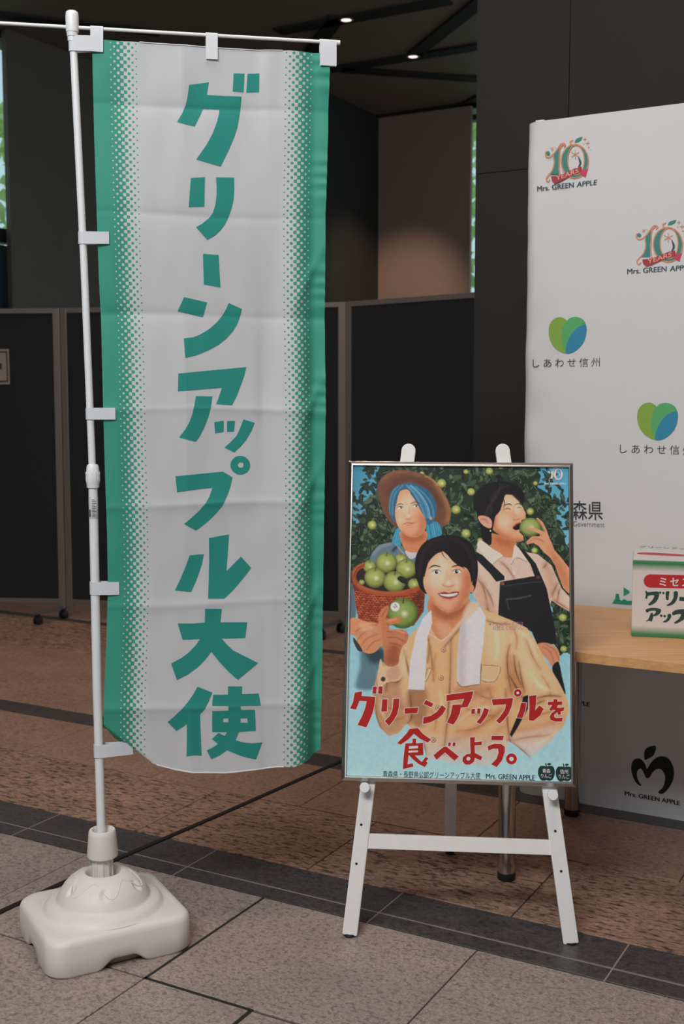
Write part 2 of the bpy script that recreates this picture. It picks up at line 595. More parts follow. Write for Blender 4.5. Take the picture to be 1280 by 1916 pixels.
# its face panels with thin shadow gaps
CPL = Plane(UV(0, 4.3), UX, (0, 0, 1))
ua = CPL.ab(1068, 100)[0]; zb = CPL.ab(930, 323)[1]
for (a, b, c, d) in ((-1.8, ua - 0.0015, zb + 0.0012, CEIL - 0.01), (ua + 0.0015, 0.9, zb + 0.0012, CEIL - 0.01), (0.906, 3.15, zb + 0.0012, CEIL - 0.01), (-1.8, ua - 0.0015, 0.02, zb - 0.0012), (ua + 0.0015, 0.9, 0.02, zb - 0.0012), (0.906, 3.15, 0.02, zb - 0.0012)):
    grid_box('wall_panel', a, b, 4.288, 4.2995, c, d, M['wall_black'], colm)
w = grid_box('wall_far_right', 3.2, 3.5, -7, 5.6, 0, CEIL, M['wall_brown']); tag(w, 'brown side wall out past the table', 'wall', kind='structure')
w = grid_box('wall_front', -13, 3.5, -7.3, -7, 0, CEIL, M['wall_brown']); tag(w, 'brown wall behind the viewer', 'wall', kind='structure')
w = grid_box('wall_far_left', WL - 0.3, WL, -7, 3.2, 0, CEIL, M['wall_brown']); tag(w, 'brown side wall to the left out of view', 'wall', kind='structure')

# glazing
def glass_mat():
    m, nt, b = new_mat('window_glass')
    N, L = nt.nodes, nt.links
    out = N['Material Output']
    tr = N.new('ShaderNodeBsdfTransparent'); tr.inputs[0].default_value = (0.86, 0.93, 0.93, 1)
    gl = N.new('ShaderNodeBsdfGlossy'); gl.inputs['Roughness'].default_value = 0.03
    ms = N.new('ShaderNodeMixShader'); ms.inputs[0].default_value = 0.06
    L.new(tr.outputs[0], ms.inputs[1]); L.new(gl.outputs[0], ms.inputs[2])
    L.new(ms.outputs[0], out.inputs['Surface'])
    return m
M['glass'] = glass_mat()
M['dark_frame'] = plain('dark_window_frame', (34, 40, 44), 0.45)
M['blue_dark'] = plain('blue_grey_spandrel', (52, 66, 74), 0.3)
HL = Plane(UV(WL, 0), VX, (0, 0, 1))
zs = HL.ab(5, 423)[1]
def window(name, label, o, e, length, z0, z1, nrm, bars):
    """glazed bay along direction e from o, split by bars"""
    root = empty(name, o)
    tag(root, label, 'window', kind='structure')
    def bar(s0, s1, a, b, th, nm, mat):
        bm = frame_box(o + e * s0 + Vector((0, 0, a)) - nrm * th / 2, e * (s1 - s0), nrm * th, Vector((0, 0, b - a)))
        return bm_out(bm, nm, mat, root)
    bar(0, length, z1 - 0.06, z1, 0.1, 'window_frame', M['dark_frame'])
    bar(0, length, z0, z0 + 0.12, 0.1, 'window_frame', M['dark_frame'])
    n = bars
    for i in range(n + 1):
        s = (length - 0.05) * i / n
        bar(s, s + 0.05, z0 + 0.12, z1 - 0.06, 0.1, 'mullion', M['dark_frame'])
    for i in range(n):
        s0 = (length - 0.05) * i / n + 0.05; s1 = (length - 0.05) * (i + 1) / n
        bar(s0, s1, z0 + 0.12, z1 - 0.06, 0.012, 'pane', M['glass'])
    return root, bar
wn, bar = window('window_1', 'tall window with green trees outside at the left edge', UV(WL - 0.14, 3.2), VX, WLV + 0.25 - 3.2, zs - 0.12, CEIL, UX, 3)
SL = WLV + 0.25 - 3.2
for i in range(14):
    s = i * SL / 14
    bar(s + 0.003, s + SL / 14 - 0.003, 0.0, zs - 0.14, 0.06, 'spandrel_panel', M['blue_dark'])
wn, bar = window('window_2', 'narrow strip of window beside the black wall block', UV(WBE - 0.25, WB + 0.14), UX, 3.35, 0.0, CEIL - 0.09, VX, 2)

# ---------------------------------------------------------------- trees and ground outside the glass
def leaf_mat(name, a, b):
    m, nt, bs = new_mat(name)
    N, L = nt.nodes, nt.links
    oi = N.new('ShaderNodeTexCoord'); nz = N.new('ShaderNodeTexNoise'); nz.inputs['Scale'].default_value = 2.5
    L.new(oi.outputs['Object'], nz.inputs['Vector'])
    rp = N.new('ShaderNodeValToRGB')
    rp.color_ramp.elements[0].position = 0.35; rp.color_ramp.elements[0].color = S(a) + [1]
    rp.color_ramp.elements[1].position = 0.65; rp.color_ramp.elements[1].color = S(b) + [1]
    L.new(nz.outputs['Fac'], rp.inputs['Fac']); L.new(rp.outputs[0], bs.inputs['Base Color'])
    bs.inputs['Roughness'].default_value = 0.5
    out = N['Material Output']
    tl = N.new('ShaderNodeBsdfTranslucent'); L.new(rp.outputs[0], tl.inputs['Color'])
    ms = N.new('ShaderNodeMixShader'); ms.inputs[0].default_value = 0.45
    L.new(bs.outputs[0], ms.inputs[1]); L.new(tl.outputs[0], ms.inputs[2]); L.new(ms.outputs[0], out.inputs['Surface'])
    return m
M['leaf'] = leaf_mat('pale_leaf', (176, 208, 118), (232, 242, 190))  # pale yellow-green leaf colours varied by noise
M['bark'] = plain('bark', (92, 80, 70), 0.9, var=0.25, scale=12)
M['lawn'] = plain('ground_outside', (120, 132, 112), 0.9, var=0.2, scale=3)
def tree(loc, h, rx, label, seed):
    rnd = random.Random(seed)
    root = empty('leafy_tree', loc)
    tag(root, label, 'tree', 'trees outside the windows')
    L0 = Vector(loc)
    bm_out(tube([L0, L0 + Vector((0.05, 0, h * 0.35)), L0 + Vector((0, 0.06, h * 0.8))], [0.13, 0.1, 0.04], 10), 'trunk', M['bark'], root, True)
    V, F = [], []
    for i in range(950):
        a = rnd.uniform(0, 2 * math.pi); q = math.sqrt(rnd.random()); zt = rnd.uniform(-1, 1)
        k = math.sqrt(max(0.02, 1 - zt * zt))
        c = L0 + Vector((math.cos(a) * rx * q * k, math.sin(a) * rx * q * k, h * 0.62 + zt * h * 0.42))
        e1 = Vector((rnd.gauss(0, 1), rnd.gauss(0, 1), rnd.gauss(0, .7))).normalized()
        e2 = e1.cross(Vector((rnd.gauss(0, 1), rnd.gauss(0, 1), rnd.gauss(0, 1)))).normalized()
        l, w_ = rnd.uniform(0.09, 0.17), rnd.uniform(0.04, 0.08)
        b = len(V)
        V += [c - e1 * l, c - e2 * w_ + e1 * 0.01, c + e1 * l, c + e2 * w_]
        F.append((b, b + 1, b + 2, b + 3))
    f = mesh('foliage', V, F, M['leaf'], root)
    f['kind'] = 'stuff'
HLo = Plane(UV(-10.2, 0), VX, (0, 0, 1))
pv = HLo.ab(2, 400)[0]
tree(UV(-10.4, pv, 0), 4.6, 1.5, 'tree seen through the window at the left edge', 4)
BLo = Plane(UV(0, 14.2), UX, (0, 0, 1))
pu = BLo.ab(888, 400)[0]
tree(UV(pu, 14.4, 0), 4.9, 1.4, 'tree seen through the narrow window strip', 9)
gr = grid_box('ground_outside', -20, 7.2, 13.2, 22, -0.2, -0.02, M['lawn']); tag(gr, 'ground outside the back windows', 'ground', kind='structure')
gr = grid_box('ground_outside', -20, -13.2, -7, 13.1, -0.2, -0.02, M['lawn']); tag(gr, 'ground outside the left windows', 'ground', kind='structure')

# ---------------------------------------------------------------- recessed ceiling lamps
M['lamp_glow'], nt_, b_ = new_mat('lamp_glow')
b_.inputs['Base Color'].default_value = (1, .9, .82, 1)
b_.inputs['Emission Color'].default_value = (1.0, 0.86, 0.78, 1)
b_.inputs['Emission Strength'].default_value = 0.95
M['lamp_ring'] = plain('lamp_ring', (150, 128, 118), 0.4)
def downlight(loc, power, label, target=None, angle=95, r=0.052):
    root = empty('ceiling_downlight', loc)
    tag(root, label, 'ceiling lamp', 'recessed ceiling lamps')
    p = Vector(loc)
    bm_out(lathe(p - Vector((0, 0, 0.02)), (0, 0, 1), [(r, 0.02), (r + 0.008, 0.018), (r + 0.010, 0.0), (r, -0.004), (r - 0.004, 0.004)], 24), 'ring', M['lamp_ring'], root, True)
    bm_out(lathe(p - Vector((0, 0, 0.019)), (0, 0, -1), [(0, 0.004), (r * 0.6, 0.003), (r - 0.003, 0)], 24), 'lens', M['lamp_glow'], root, True)
    d = bpy.data.lights.new('downlight_lamp', 'SPOT')
    d.energy = power; d.color = (1.0, 0.74, 0.58); d.spot_size = math.radians(angle); d.spot_blend = 0.8; d.shadow_soft_size = 0.06
    o = bpy.data.objects.new('downlight_lamp', d)
    o.location = (0, 0, -0.05); o.parent = root
    if target is not None:
        o.rotation_euler = (Vector(target) - (p - Vector((0, 0, .05)))).to_track_quat('-Z', 'Y').to_euler()
    col.objects.link(o)
    return root
downlight(on_z(648, 33, CEIL), 42, 'small round ceiling lamp nearest the banner')
pw = UV(WS + 0.05, WB, 1.75)
downlight(on_z(773, 102, CEIL), 190, 'small round ceiling lamp above the warm wall', pw, 46)
for i, (u_, v_) in enumerate(((-4.2, 4.9), (-2.6, 4.9), (-5.8, 4.9), (-4.2, 3.3), (-5.4, 6.4))):  # assumed lamps out of view, added for the warm light at the back
    downlight(UV(u_, v_, CEIL), 38, ['assumed ceiling lamp over the folding screens', 'assumed ceiling lamp over the banner', 'assumed ceiling lamp by the left window', 'assumed ceiling lamp left of the banner', 'assumed ceiling lamp near the brown wall'][i])

# ================================================================== folding screens
ZT, ZB = 1.93, 0.10
Pj = [at_y(-330, 760, 7.32), at_y(117.5, 760, 7.2), at_y(649, 760, 6.74), at_y(905, 760, 6.12)]
Pj = [Vector((p.x, p.y, 0)) for p in Pj]
def screen(a, b, label, feet):
    d = (b - a).normalized(); n = Vector((d.y, -d.x, 0))
    if n.y > 0: n = -n
    root = empty('folding_screen', a)
    tag(root, label, 'partition', 'black display screens along the back')
    L = (b - a).length
    pw_ = 0.044
    bm_out(frame_box(a + d * 0.002 - n * 0.018 + Vector((0, 0, ZB - 0.03)), d * pw_, n * 0.036, Vector((0, 0, ZT - ZB + 0.03)), 0.004), 'post', M['alu'], root)
    bm_out(frame_box(b - d * (pw_ + 0.002) - n * 0.018 + Vector((0, 0, ZB - 0.03)), d * pw_, n * 0.036, Vector((0, 0, ZT - ZB + 0.03)), 0.004), 'post', M['alu'], root)
    bm_out(frame_box(a + d * pw_ - n * 0.016 + Vector((0, 0, ZT - 0.03)), d * (L - 2 * pw_), n * 0.032, Vector((0, 0, 0.03)), 0.003), 'top_rail', M['alu'], root)
    bm_out(frame_box(a + d * pw_ - n * 0.016 + Vector((0, 0, ZB)), d * (L - 2 * pw_), n * 0.032, Vector((0, 0, 0.03)), 0.003), 'bottom_rail', M['alu'], root)
    bm_out(frame_box(a + d * (pw_ - .001) - n * 0.011 + Vector((0, 0, ZB + 0.028)), d * (L - 2 * pw_ + .002), n * 0.022, Vector((0, 0, ZT - ZB - 0.056))), 'panel', M['board'], root)
    for s, tw in feet:
        c = a + d * s
        q = (n * math.cos(tw) - d * math.sin(tw))
        ft = bm_out(frame_box(c - q * 0.03 - Vector((-q.y, q.x, 0)) * 0.015 + Vector((0, 0, 0.065)), q * 0.27, Vector((-q.y, q.x, 0)) * 0.03, Vector((0, 0, 0.022)), 0.003), 'foot', M['alu'], root)
        for k in (0.22, -0.01):
            w0 = c + q * k
            ax = Vector((-q.y, q.x, 0))
            for sg in (-1, 1):
                bm_out(lathe(w0 + Vector((0, 0, 0.027)) + ax * (sg * 0.012 - 0.009), ax, [(0, 0), (0.02, 0), (0.027, 0.004), (0.027, 0.014), (0.02, 0.018), (0, 0.018)], 20), 'caster_wheel', M['rubber'], ft, True, angle=0.7)
            bm_out(frame_box(w0 - q * 0.012 - ax * 0.008 + Vector((0, 0, 0.02)), q * 0.024, ax * 0.016, Vector((0, 0, 0.046))), 'caster_fork', M['rubber'], ft)
    return root
screen(Pj[0], Pj[1] - Vector((0.002, 0, 0)), 'black screen at the left edge carrying a small framed notice', [((Pj[1] - Pj[0]).length - 0.03, 0.42), (0.03, 0.4)])
screen(Pj[1], Pj[2] - Vector((0.002, 0, 0)), 'black screen standing behind the green and white banner', [((Pj[2] - Pj[1]).length - 0.04, 0.25)])
screen(Pj[2], Pj[3], 'black screen between the banner and the white backdrop', [((Pj[3] - Pj[2]).length - 0.04, 0.3)])

# framed notice on the left screen
NP = Plane(Pj[1] + Vector((0, -0.013, 0)), Pj[1] - Pj[0], (0, 0, 1))
nt_root = empty('wall_notice', NP.hit(-20, 690))
tag(nt_root, 'small beige notice sheet with dark border on the left screen', 'notice')
M['paper_beige'] = plain('beige_paper', (150, 134, 122), 0.8)
M['paper_edge'] = plain('notice_border', (58, 54, 52), 0.8)
def slab_px(name, plane, loop, mat, th, parent, h=0.0):
    """pixel outline on a plane, given thickness th towards the viewer"""
    fl, tr = tess([loop])
    n = len(fl)
    A = [plane.hit(*p) + plane.n * h for p in fl]
    B = [p + plane.n * th for p in A]
    F = [tuple(i + n for i in t) for t in tr] + [tuple(reversed(t)) for t in tr] + [(i, (i + 1) % n, n + (i + 1) % n, n + i) for i in range(n)]
    bm = bmesh.new()
    vs_ = [bm.verts.new(v) for v in A + B]
    for f in F:
        try: bm.faces.new([vs_[i] for i in f])
        except ValueError: pass
    return bm_out(bm, name, mat, parent)
slab_px('sheet', NP, [(-86, 655), (17, 653), (19, 719), (-84, 721)], M['paper_beige'], 0.004, nt_root, 0.0005)
print_on('border', NP, [[[(-82, 658), (14, 657), (16, 715), (-80, 717)], [(-79, 661), (11.5, 660), (13.5, 712), (-77, 714)]]], M['paper_edge'], 0.0049, nt_root)
print_on('printed_mark', NP, [[[(-60, 680), (4, 680), (4, 691), (-60, 692)]]], M['paper_edge'], 0.0049, nt_root)

# ================================================================== banner stand
PX, PY = -0.606, 2.827
BR = math.radians(28.8)
base = empty('banner_weight_base', (PX + 0.004, PY - 0.005, 0), BR)
tag(base, 'squat white plastic water tank base holding the banner pole', 'banner base')
def tank():
    bm = bmesh.new()
    NP_ = 288
    hx, hy, cr = 0.182, 0.165, 0.05
    def rr(hx, hy, cr):
        """rounded rectangle, NP_ points by even angle"""
        pts = []
        for k in range(NP_):
            a = 2 * math.pi * k / NP_
            dx, dy = math.cos(a), math.sin(a)
            # march: intersect ray with rounded rectangle by bisection
            lo, hi = 0.0, 0.5
            for _ in range(30):
                m = (lo + hi) / 2
                x, y = abs(dx * m), abs(dy * m)
                qx, qy = max(x - (hx - cr), 0), max(y - (hy - cr), 0)
                inside = (x <= hx and y <= hy and (qx * qx + qy * qy) <= cr * cr) if (x > hx - cr and y > hy - cr) else (x <= hx and y <= hy)
                if inside: lo = m
                else: hi = m
            pts.append((dx * lo, dy * lo))
        return pts
    def circle(r): return [(math.cos(2 * math.pi * k / NP_) * r, math.sin(2 * math.pi * k / NP_) * r) for k in range(NP_)]
    levels = []
    def notch(x, y):
        # arched cut-out in the middle of each side
        d = abs(x) if abs(y) / hy > abs(x) / hx else abs(y)
        t = max(0.0, min(1.0, (0.066 - d) / 0.044))
        return 0.024 * t * t * (3 - 2 * t)
    o0 = rr(hx - 0.006, hy - 0.006, cr); o1 = rr(hx, hy, cr)
    levels.append([(x * 0.90, y * 0.90, 0.004 + notch(x, y)) for x, y in o0])
    levels.append([(x, y, 0.0 + notch(x, y)) for x, y in o0])
    levels.append([(x, y, 0.008 + notch(x, y)) for x, y in o1])
    levels.append([(x, y, 0.045 + notch(x, y) * 0.2) for x, y in o1])
    for z, ins in ((0.074, 0.0), (0.084, 0.003), (0.090, 0.009), (0.092, 0.02)):
        levels.append([(x, y, z) for x, y in rr(hx - ins, hy - ins, cr)])
    dome = [(0.116, 0.114), (0.112, 0.124), (0.103, 0.140), (0.089, 0.156), (0.071, 0.169), (0.054, 0.177), (0.045, 0.179)]
    dr = [p[0] for p in dome][::-1]; dz = [p[1] for p in dome][::-1]
    dens = [(r, float(np.interp(r, dr, dz))) for r in np.linspace(0.116, 0.045, 30)]
    for r, z in [(0.152, 0.0922), (0.148, 0.095), (0.143, 0.103), (0.136, 0.109), (0.121, 0.111)] + dens + [(0.040, 0.174), (0.038, 0.160), (0.037, 0.150)]:
        lev = []
        for x, y in circle(r):
            dent = 0.0
            if 0.05 < r < 0.116:
                for k in range(6):
                    a_ = math.radians(-105 + 60 * k)
                    q = math.hypot(x - math.cos(a_) * 0.091, y - math.sin(a_) * 0.091)
                    if q < 0.0135: dent = 0.0065 * (1 - (q / 0.0135) ** 2) ** 1.5
            f_ = 1 - dent * 0.7 / max(r, 0.01)
            lev.append((x * f_, y * f_, z - dent * 0.75))
        levels.append(lev)
    rings = [[bm.verts.new(p) for p in l] for l in levels]
    for A, B in zip(rings, rings[1:]):
        for k in range(NP_):
            bm.faces.new((A[k], A[(k + 1) % NP_], B[(k + 1) % NP_], B[k]))
    bm.faces.new(rings[0][::-1]); bm.faces.new(rings[-1])
    return bm
bm_out(tank(), 'tank_body', M['tank_plastic'], base, True, world=False, angle=1.0)
# dimples and the moulded wave line on the dome
def dome_pt(a, r):
    """point on the dome at angle a, radius r (local)"""
    rs = [0.045, 0.054, 0.071, 0.089, 0.103, 0.112, 0.116]; zs_ = [0.179, 0.177, 0.169, 0.156, 0.140, 0.124, 0.114]
    return Vector((math.cos(a) * r, math.sin(a) * r, float(np.interp(r, rs, zs_))))
for k in range(6):
    a = math.radians(-105 + 60 * k)
    pts = []
    for q in range(25):
        t = q / 24
        aa = a - math.radians(24) + math.radians(60) * t
        rr_ = 0.080 - 0.016 * math.cos(2 * math.pi * t * 1.0 - 0.5)
        pts.append(dome_pt(aa, rr_ + 0.004) + Vector((0, 0, 0.0004)))
    bm_out(tube(pts, 0.0009, 6), 'moulded_line', M['tank_plastic'], base, True, world=False)
# water plug at the back of the dome
bm_out(lathe(Vector((-0.02, 0.112, 0.085)), (0, 0, 1), [(0.024, 0), (0.024, 0.03), (0.02, 0.036), (0, 0.037)], 24), 'filler_cap', M['tank_plastic'], base, True, world=False, angle=0.8)
# socket tube and gripping collar
zc = at_y(190, 1592, PY).z
bm = lathe((0, 0, 0.150), (0, 0, 1), [(0.0, 0.0), (0.0235, 0.0), (0.0245, 0.03), (0.0245, zc - 0.12), (0.0, zc - 0.12)], 24)
bm_out(bm, 'socket_tube', M['tank_plastic'], base, True, world=False, angle=0.7)
for k in range(10):
    a = 2 * math.pi * k / 10
    c = Vector((math.cos(a) * 0.0240, math.sin(a) * 0.0240, 0.165))
    t_ = Vector((-math.sin(a), math.cos(a), 0)); r_ = Vector((math.cos(a), math.sin(a), 0))
    bm_out(frame_box(c - t_ * 0.002, t_ * 0.004, r_ * 0.0028, Vector((0, 0, zc - 0.16))), 'socket_rib', M['tank_plastic'], base, world=False)
bm = lathe((0, 0, zc - 0.008), (0, 0, 1), [(0.029, 0.0), (0.0375, -0.002), (0.0385, 0.004), (0.0345, 0.052), (0.0335, 0.062), (0.031, 0.066), (0.026, 0.066), (0.022, 0.060), (0.0200, 0.03)], 32)
bm_out(bm, 'grip_collar', M['tank_plastic'], base, True, world=False, angle=0.9)

# ---- pole
top = at_y(135, 38, PY); low = Vector((PX + 0.002, PY, 0.155))
mid = at_y(174, 903, PY + 0.0)
def pole_at(z):
    """centre line of the slightly bowed pole"""
    zz = [low.z, 0.66, mid.z, at_y(158, 500, PY).z, top.z]
    xx = [low.x, at_y(181, 1250, PY).x, mid.x, at_y(157.5, 500, PY).x, top.x]
    return Vector((float(np.interp(z, zz, xx)), PY, z))
pole = empty('banner_pole', low)
tag(pole, 'white telescopic banner pole with a thin cross rod at the top', 'pole')
zj = mid.z
def seg_pts(z0, z1, n=10): return [pole_at(z0 + (z1 - z0) * i / n) for i in range(n + 1)]
bm_out(tube(seg_pts(low.z, zj), 0.0112, 20), 'lower_tube', M['white_plastic'], pole, True, angle=0.9)
bm_out(tube(seg_pts(zj - 0.02, top.z - 0.01), 0.0088, 20), 'upper_tube', M['white_plastic'], pole, True, angle=0.9)
pj = pole_at(zj)
bm_out(lathe(pj + Vector((0, 0, -0.012)), (0, 0, 1), [(0.0112, 0.0), (0.0150, 0.0), (0.0155, 0.008), (0.0165, 0.012), (0.0170, 0.030), (0.0145, 0.052), (0.0125, 0.056), (0.0088, 0.057)], 24), 'lock_joint', M['white_plastic'], pole, True, angle=0.8)
for k in range(12):
    a = 2 * math.pi * k / 12
    bm_out(frame_box(pj + Vector((math.cos(a) * 0.0158, math.sin(a) * 0.0158, 0.004)), Vector((-math.sin(a), math.cos(a), 0)) * 0.002, Vector((math.cos(a), math.sin(a), 0)) * 0.0014, Vector((0, 0, 0.022))), 'joint_rib', M['white_plastic'], pole)
# printed sticker below the joint
M['sticker'] = plain('white_sticker', (214, 214, 214), 0.5)
sz = at_y(176, 950, PY).z
bm_out(lathe(pole_at(sz) - Vector((0, 0, 0.027)), (0, 0, 1), [(0.01135, 0), (0.01155, 0.0005), (0.01155, 0.0535), (0.01135, 0.054)], 20), 'sticker', M['sticker'], pole, True)
def curved_mark(a0, a1, z0, z1):
    V = []
    n = 5
    for z in (z0, z1):
        c = pole_at(z)
        for i in range(n):
            a = a0 + (a1 - a0) * i / (n - 1)
            V.append(c + Vector((math.cos(a) * 0.0117, math.sin(a) * 0.0117, 0)))
    return V, [(i, i + 1, n + i + 1, n + i) for i in range(n - 1)]
VV, FF = [], []
rnd = random.Random(3)
for i in range(11):
    z0 = sz - 0.022 + i * 0.0041
    a0 = math.radians(-100) + rnd.uniform(0, .1); a1 = a0 + rnd.uniform(0.5, 1.0)
    v_, f_ = curved_mark(a0, a1, z0, z0 + 0.0016)
    b = len(VV); VV += v_; FF += [tuple(b + j for j in q) for q in f_]
v_, f_ = curved_mark(math.radians(-140), math.radians(-115), sz - 0.022, sz - 0.004)
b = len(VV); VV += v_; FF += [tuple(b + j for j in q) for q in f_]
mesh('sticker_print', VV, FF, M['ink'], pole)
# top cap, rod and rod end
ptp = pole_at(top.z)
bm_out(lathe(ptp - Vector((0, 0, 0.048)), (0, 0, 1), [(0.0088, 0), (0.0112, 0.0), (0.0115, 0.010), (0.0128, 0.0105), (0.0132, 0.020), (0.0145, 0.0205), (0.0150, 0.030), (0.0153, 0.058), (0.0140, 0.066), (0.0100, 0.069), (0, 0.0695)], 28), 'pole_cap', M['white_plastic'], pole, True, angle=0.8)
zr = ptp.z - 0.016
ra = on_z(-260, 20, zr); rb = on_z(633, 80, zr)
rdir = (Vector((rb.x, rb.y, 0)) - Vector((PX - 0.03, PY, 0))).normalized()
r0 = Vector((ptp.x, ptp.y - 0.0, zr))
rb = r0 + rdir * ((rb - r0).dot(rdir))
bm_out(tube([r0 - rdir * 0.33, r0, rb], 0.0042, 14), 'cross_rod', M['white_plastic'], pole, True, angle=0.8)
bm_out(tube([rb - rdir * 0.024, rb + rdir * 0.004], 0.0060, 14), 'rod_end_cap', M['white_plastic'], pole, True, angle=0.8)

# ================================================================== banner cloth
BPL = Plane(r0 + Vector((0, 0, -0.05)), rdir, (0, 0, 1))
nB = BPL.n
left_px = [(172, 95), (176, 250), (181, 400), (185, 520), (189, 600), (193, 760), (197, 900), (200.5, 1000), (202, 1100), (199, 1200), (195, 1290), (194, 1340), (194, 1416)]
right_px = [(618, 100), (617, 126), (614, 250), (609, 400), (608, 560), (608.5, 760), (605, 1000), (603, 1150), (602, 1250), (600, 1330), (599.5, 1402)]
top_px = [(172, 73), (255, 79), (330, 85), (400, 90), (535, 96), (618, 100)]
bot_px = [(194, 1416), (240, 1420), (279, 1424), (295, 1429), (328, 1437), (361, 1441), (420, 1441), (500, 1433), (545, 1427), (580, 1415), (599.5, 1402)]
left_px[0] = (172, 73)
def resamp(pts, t):
    P_ = np.array(pts, float)
    d = np.r_[0, np.cumsum(np.hypot(*np.diff(P_, axis=0).T))]; d /= d[-1]
    return np.array([np.interp(t, d, P_[:, 0]), np.interp(t, d, P_[:, 1])])
creases_y = [202, 404, 591, 767, 943, 1127, 1318]
B_H = BPL.ab(400, 90)[1]
crease_b = [BPL.ab(400, y)[1] for y in creases_y]
crease_a = [BPL.ab(348, 700)[0], BPL.ab(490, 700)[0]]
a_left, a_right = BPL.ab(190, 700)[0], BPL.ab(608, 700)[0]
b_top, b_bot = BPL.ab(400, 90)[1], BPL.ab(400, 1440)[1]
def disp(a, b):
    """how far the hanging cloth stands off its mean plane (m, towards the viewer)"""
    d = 0.0
    s = (a - a_left) / (a_right - a_left)
    t = (b_top - b) / (b_top - b_bot)
    # packing creases: shallow zig-zag folds in both directions
    xs_ = [b_top + 0.02] + crease_b + [b_bot - 0.05]
    hs = [0.002, -0.0050, 0.0030, -0.0060, 0.0040, 0.0080, 0.0040, 0.0090, -0.002]
    d += float(np.interp(-b, [-x for x in xs_], hs)) * (0.7 + 0.3 * math.cos(s * 5))
    d += float(np.interp(a, [a_left - .03, crease_a[0], crease_a[1], a_right + .03], [-0.001, 0.0030, -0.0014, 0.0034]))
    for cb, A_k in zip(crease_b, (-0.0036, -0.0042, -0.0040, 0.0046, 0.0054, 0.0050, 0.0052)):
        e = b - cb + 0.004 * math.sin(a * 9 + cb * 5)
        d += A_k * math.exp(-math.sqrt(e * e + 1.6e-5) / 0.026) * (0.75 + 0.35 * math.sin(a * 13 + cb * 20))
        d += (0.0011 if A_k > 0 else -0.0008) * math.exp(-(e / 0.0065) ** 2)
    for ca, sg in zip(crease_a, (1, -1)):
        e = a - ca + 0.003 * math.sin(b * 4)
        d += sg * 0.0034 * math.exp(-math.sqrt(e * e + 1.6e-5) / 0.022) * (0.5 + 0.8 * math.sin(b * 7 + ca * 30))
    # soft vertical swells, strongest at the free right edge and the hem
    d += 0.017 * math.exp(-((s - 0.86) / 0.06) ** 2) * (0.35 + 0.75 * min(1, t * 1.3)) * (1 + 0.35 * math.sin(b * 6.0))
    d -= 0.018 * math.exp(-((s - 0.95) / 0.035) ** 2) * (0.3 + 0.6 * t)
    d += 0.006 * math.sin(6.0 * s + 3.0 * t) * t
    d -= 0.008 * math.exp(-((s - 0.12) / 0.04) ** 2) * (0.25 + 0.75 * t)
    d += 0.004 * math.exp(-((s - 0.75) / 0.05) ** 2) * math.sin(t * 9 + 1)
    # slack wrinkles running aslant from the free edge, and a faint overall unevenness
    for k_, (sc_, tc_) in enumerate(((0.93, 0.30), (0.95, 0.47), (0.92, 0.60), (0.94, 0.76), (0.90, 0.88))):
        q = (s - sc_) * 0.9 + (t - tc_) * 1.5
        d += 0.0045 * math.exp(-(q / 0.022) ** 2 - ((s - sc_) / 0.10) ** 2 - ((t - tc_) / 0.06) ** 2)
    d += 0.0012 * math.sin(17 * s + 4 * math.sin(9 * t)) * math.sin(23 * t + 3 * s) + 0.0006 * math.sin(47 * s - 31 * t) * math.sin(53 * t + 8 * s)
    # small puckers along the stitched right hem
    if s > 0.9: d += 0.0016 * (s - 0.9) / 0.1 * math.sin(b * 95 + 6 * math.sin(b * 23))
    # bottom belly
    d += 0.022 * max(0, t - 0.72) / 0.28 * math.sin(math.pi * min(1, max(0, s)))
    return d
_rs = {}
def rsc(nm, pts, t):
    k = (nm, round(t, 6))
    if k not in _rs: _rs[k] = resamp(pts, t)
    return _rs[k]
def cloth_px(s, t):
    L_, R_, T_, B_ = rsc('l', left_px, t), rsc('r', right_px, t), rsc('t', top_px, s), rsc('b', bot_px, s)
    c00, c10, c01, c11 = left_px[0], right_px[0], left_px[-1], right_px[-1]
    return [(1 - s) * L_[i] + s * R_[i] + (1 - t) * T_[i] + t * B_[i] - ((1 - s) * (1 - t) * c00[i] + s * (1 - t) * c10[i] + (1 - s) * t * c01[i] + s * t * c11[i]) for i in (0, 1)]
FA, FB = np.array((190.0, 1354.0)), np.array((286.0, 1427.0))     # fold line of the turned-back lower corner
FD = (FB - FA) / np.linalg.norm(FB - FA); FN = np.array((-FD[1], FD[0]))
def cloth_pt(x, y, h=0.0):
    if y > 1340 and x < 300:
        k = (np.array((x, y)) - FA).dot(FN)
        if k > 0:                       # the corner bends back towards the pole
            q = np.array((x, y)) - FN * k * 0.72
            a, b = BPL.ab(*q)
            m_ = k / 742.0
            return BPL.pt(a, b, disp(a, b) - 0.004 - 0.62 * m_ + h)
    a, b = BPL.ab(x, y)
    return BPL.pt(a, b, disp(a, b) + h)
banner = empty('banner', r0 + rdir * 0.3 - Vector((0, 0, 1.9)))
tag(banner, 'tall white banner with green dotted borders and large teal lettering', 'banner')
NS, NT = 150, 330
V, st = [], []
for j in range(NT + 1):
    for i in range(NS + 1):
        s, t = i / NS, j / NT
        q = cloth_px(s, t)
        V.append(cloth_pt(q[0], q[1]))
        st.append((s, t))
F = [(j * (NS + 1) + i, j * (NS + 1) + i + 1, (j + 1) * (NS + 1) + i + 1, (j + 1) * (NS + 1) + i) for j in range(NT) for i in range(NS)]

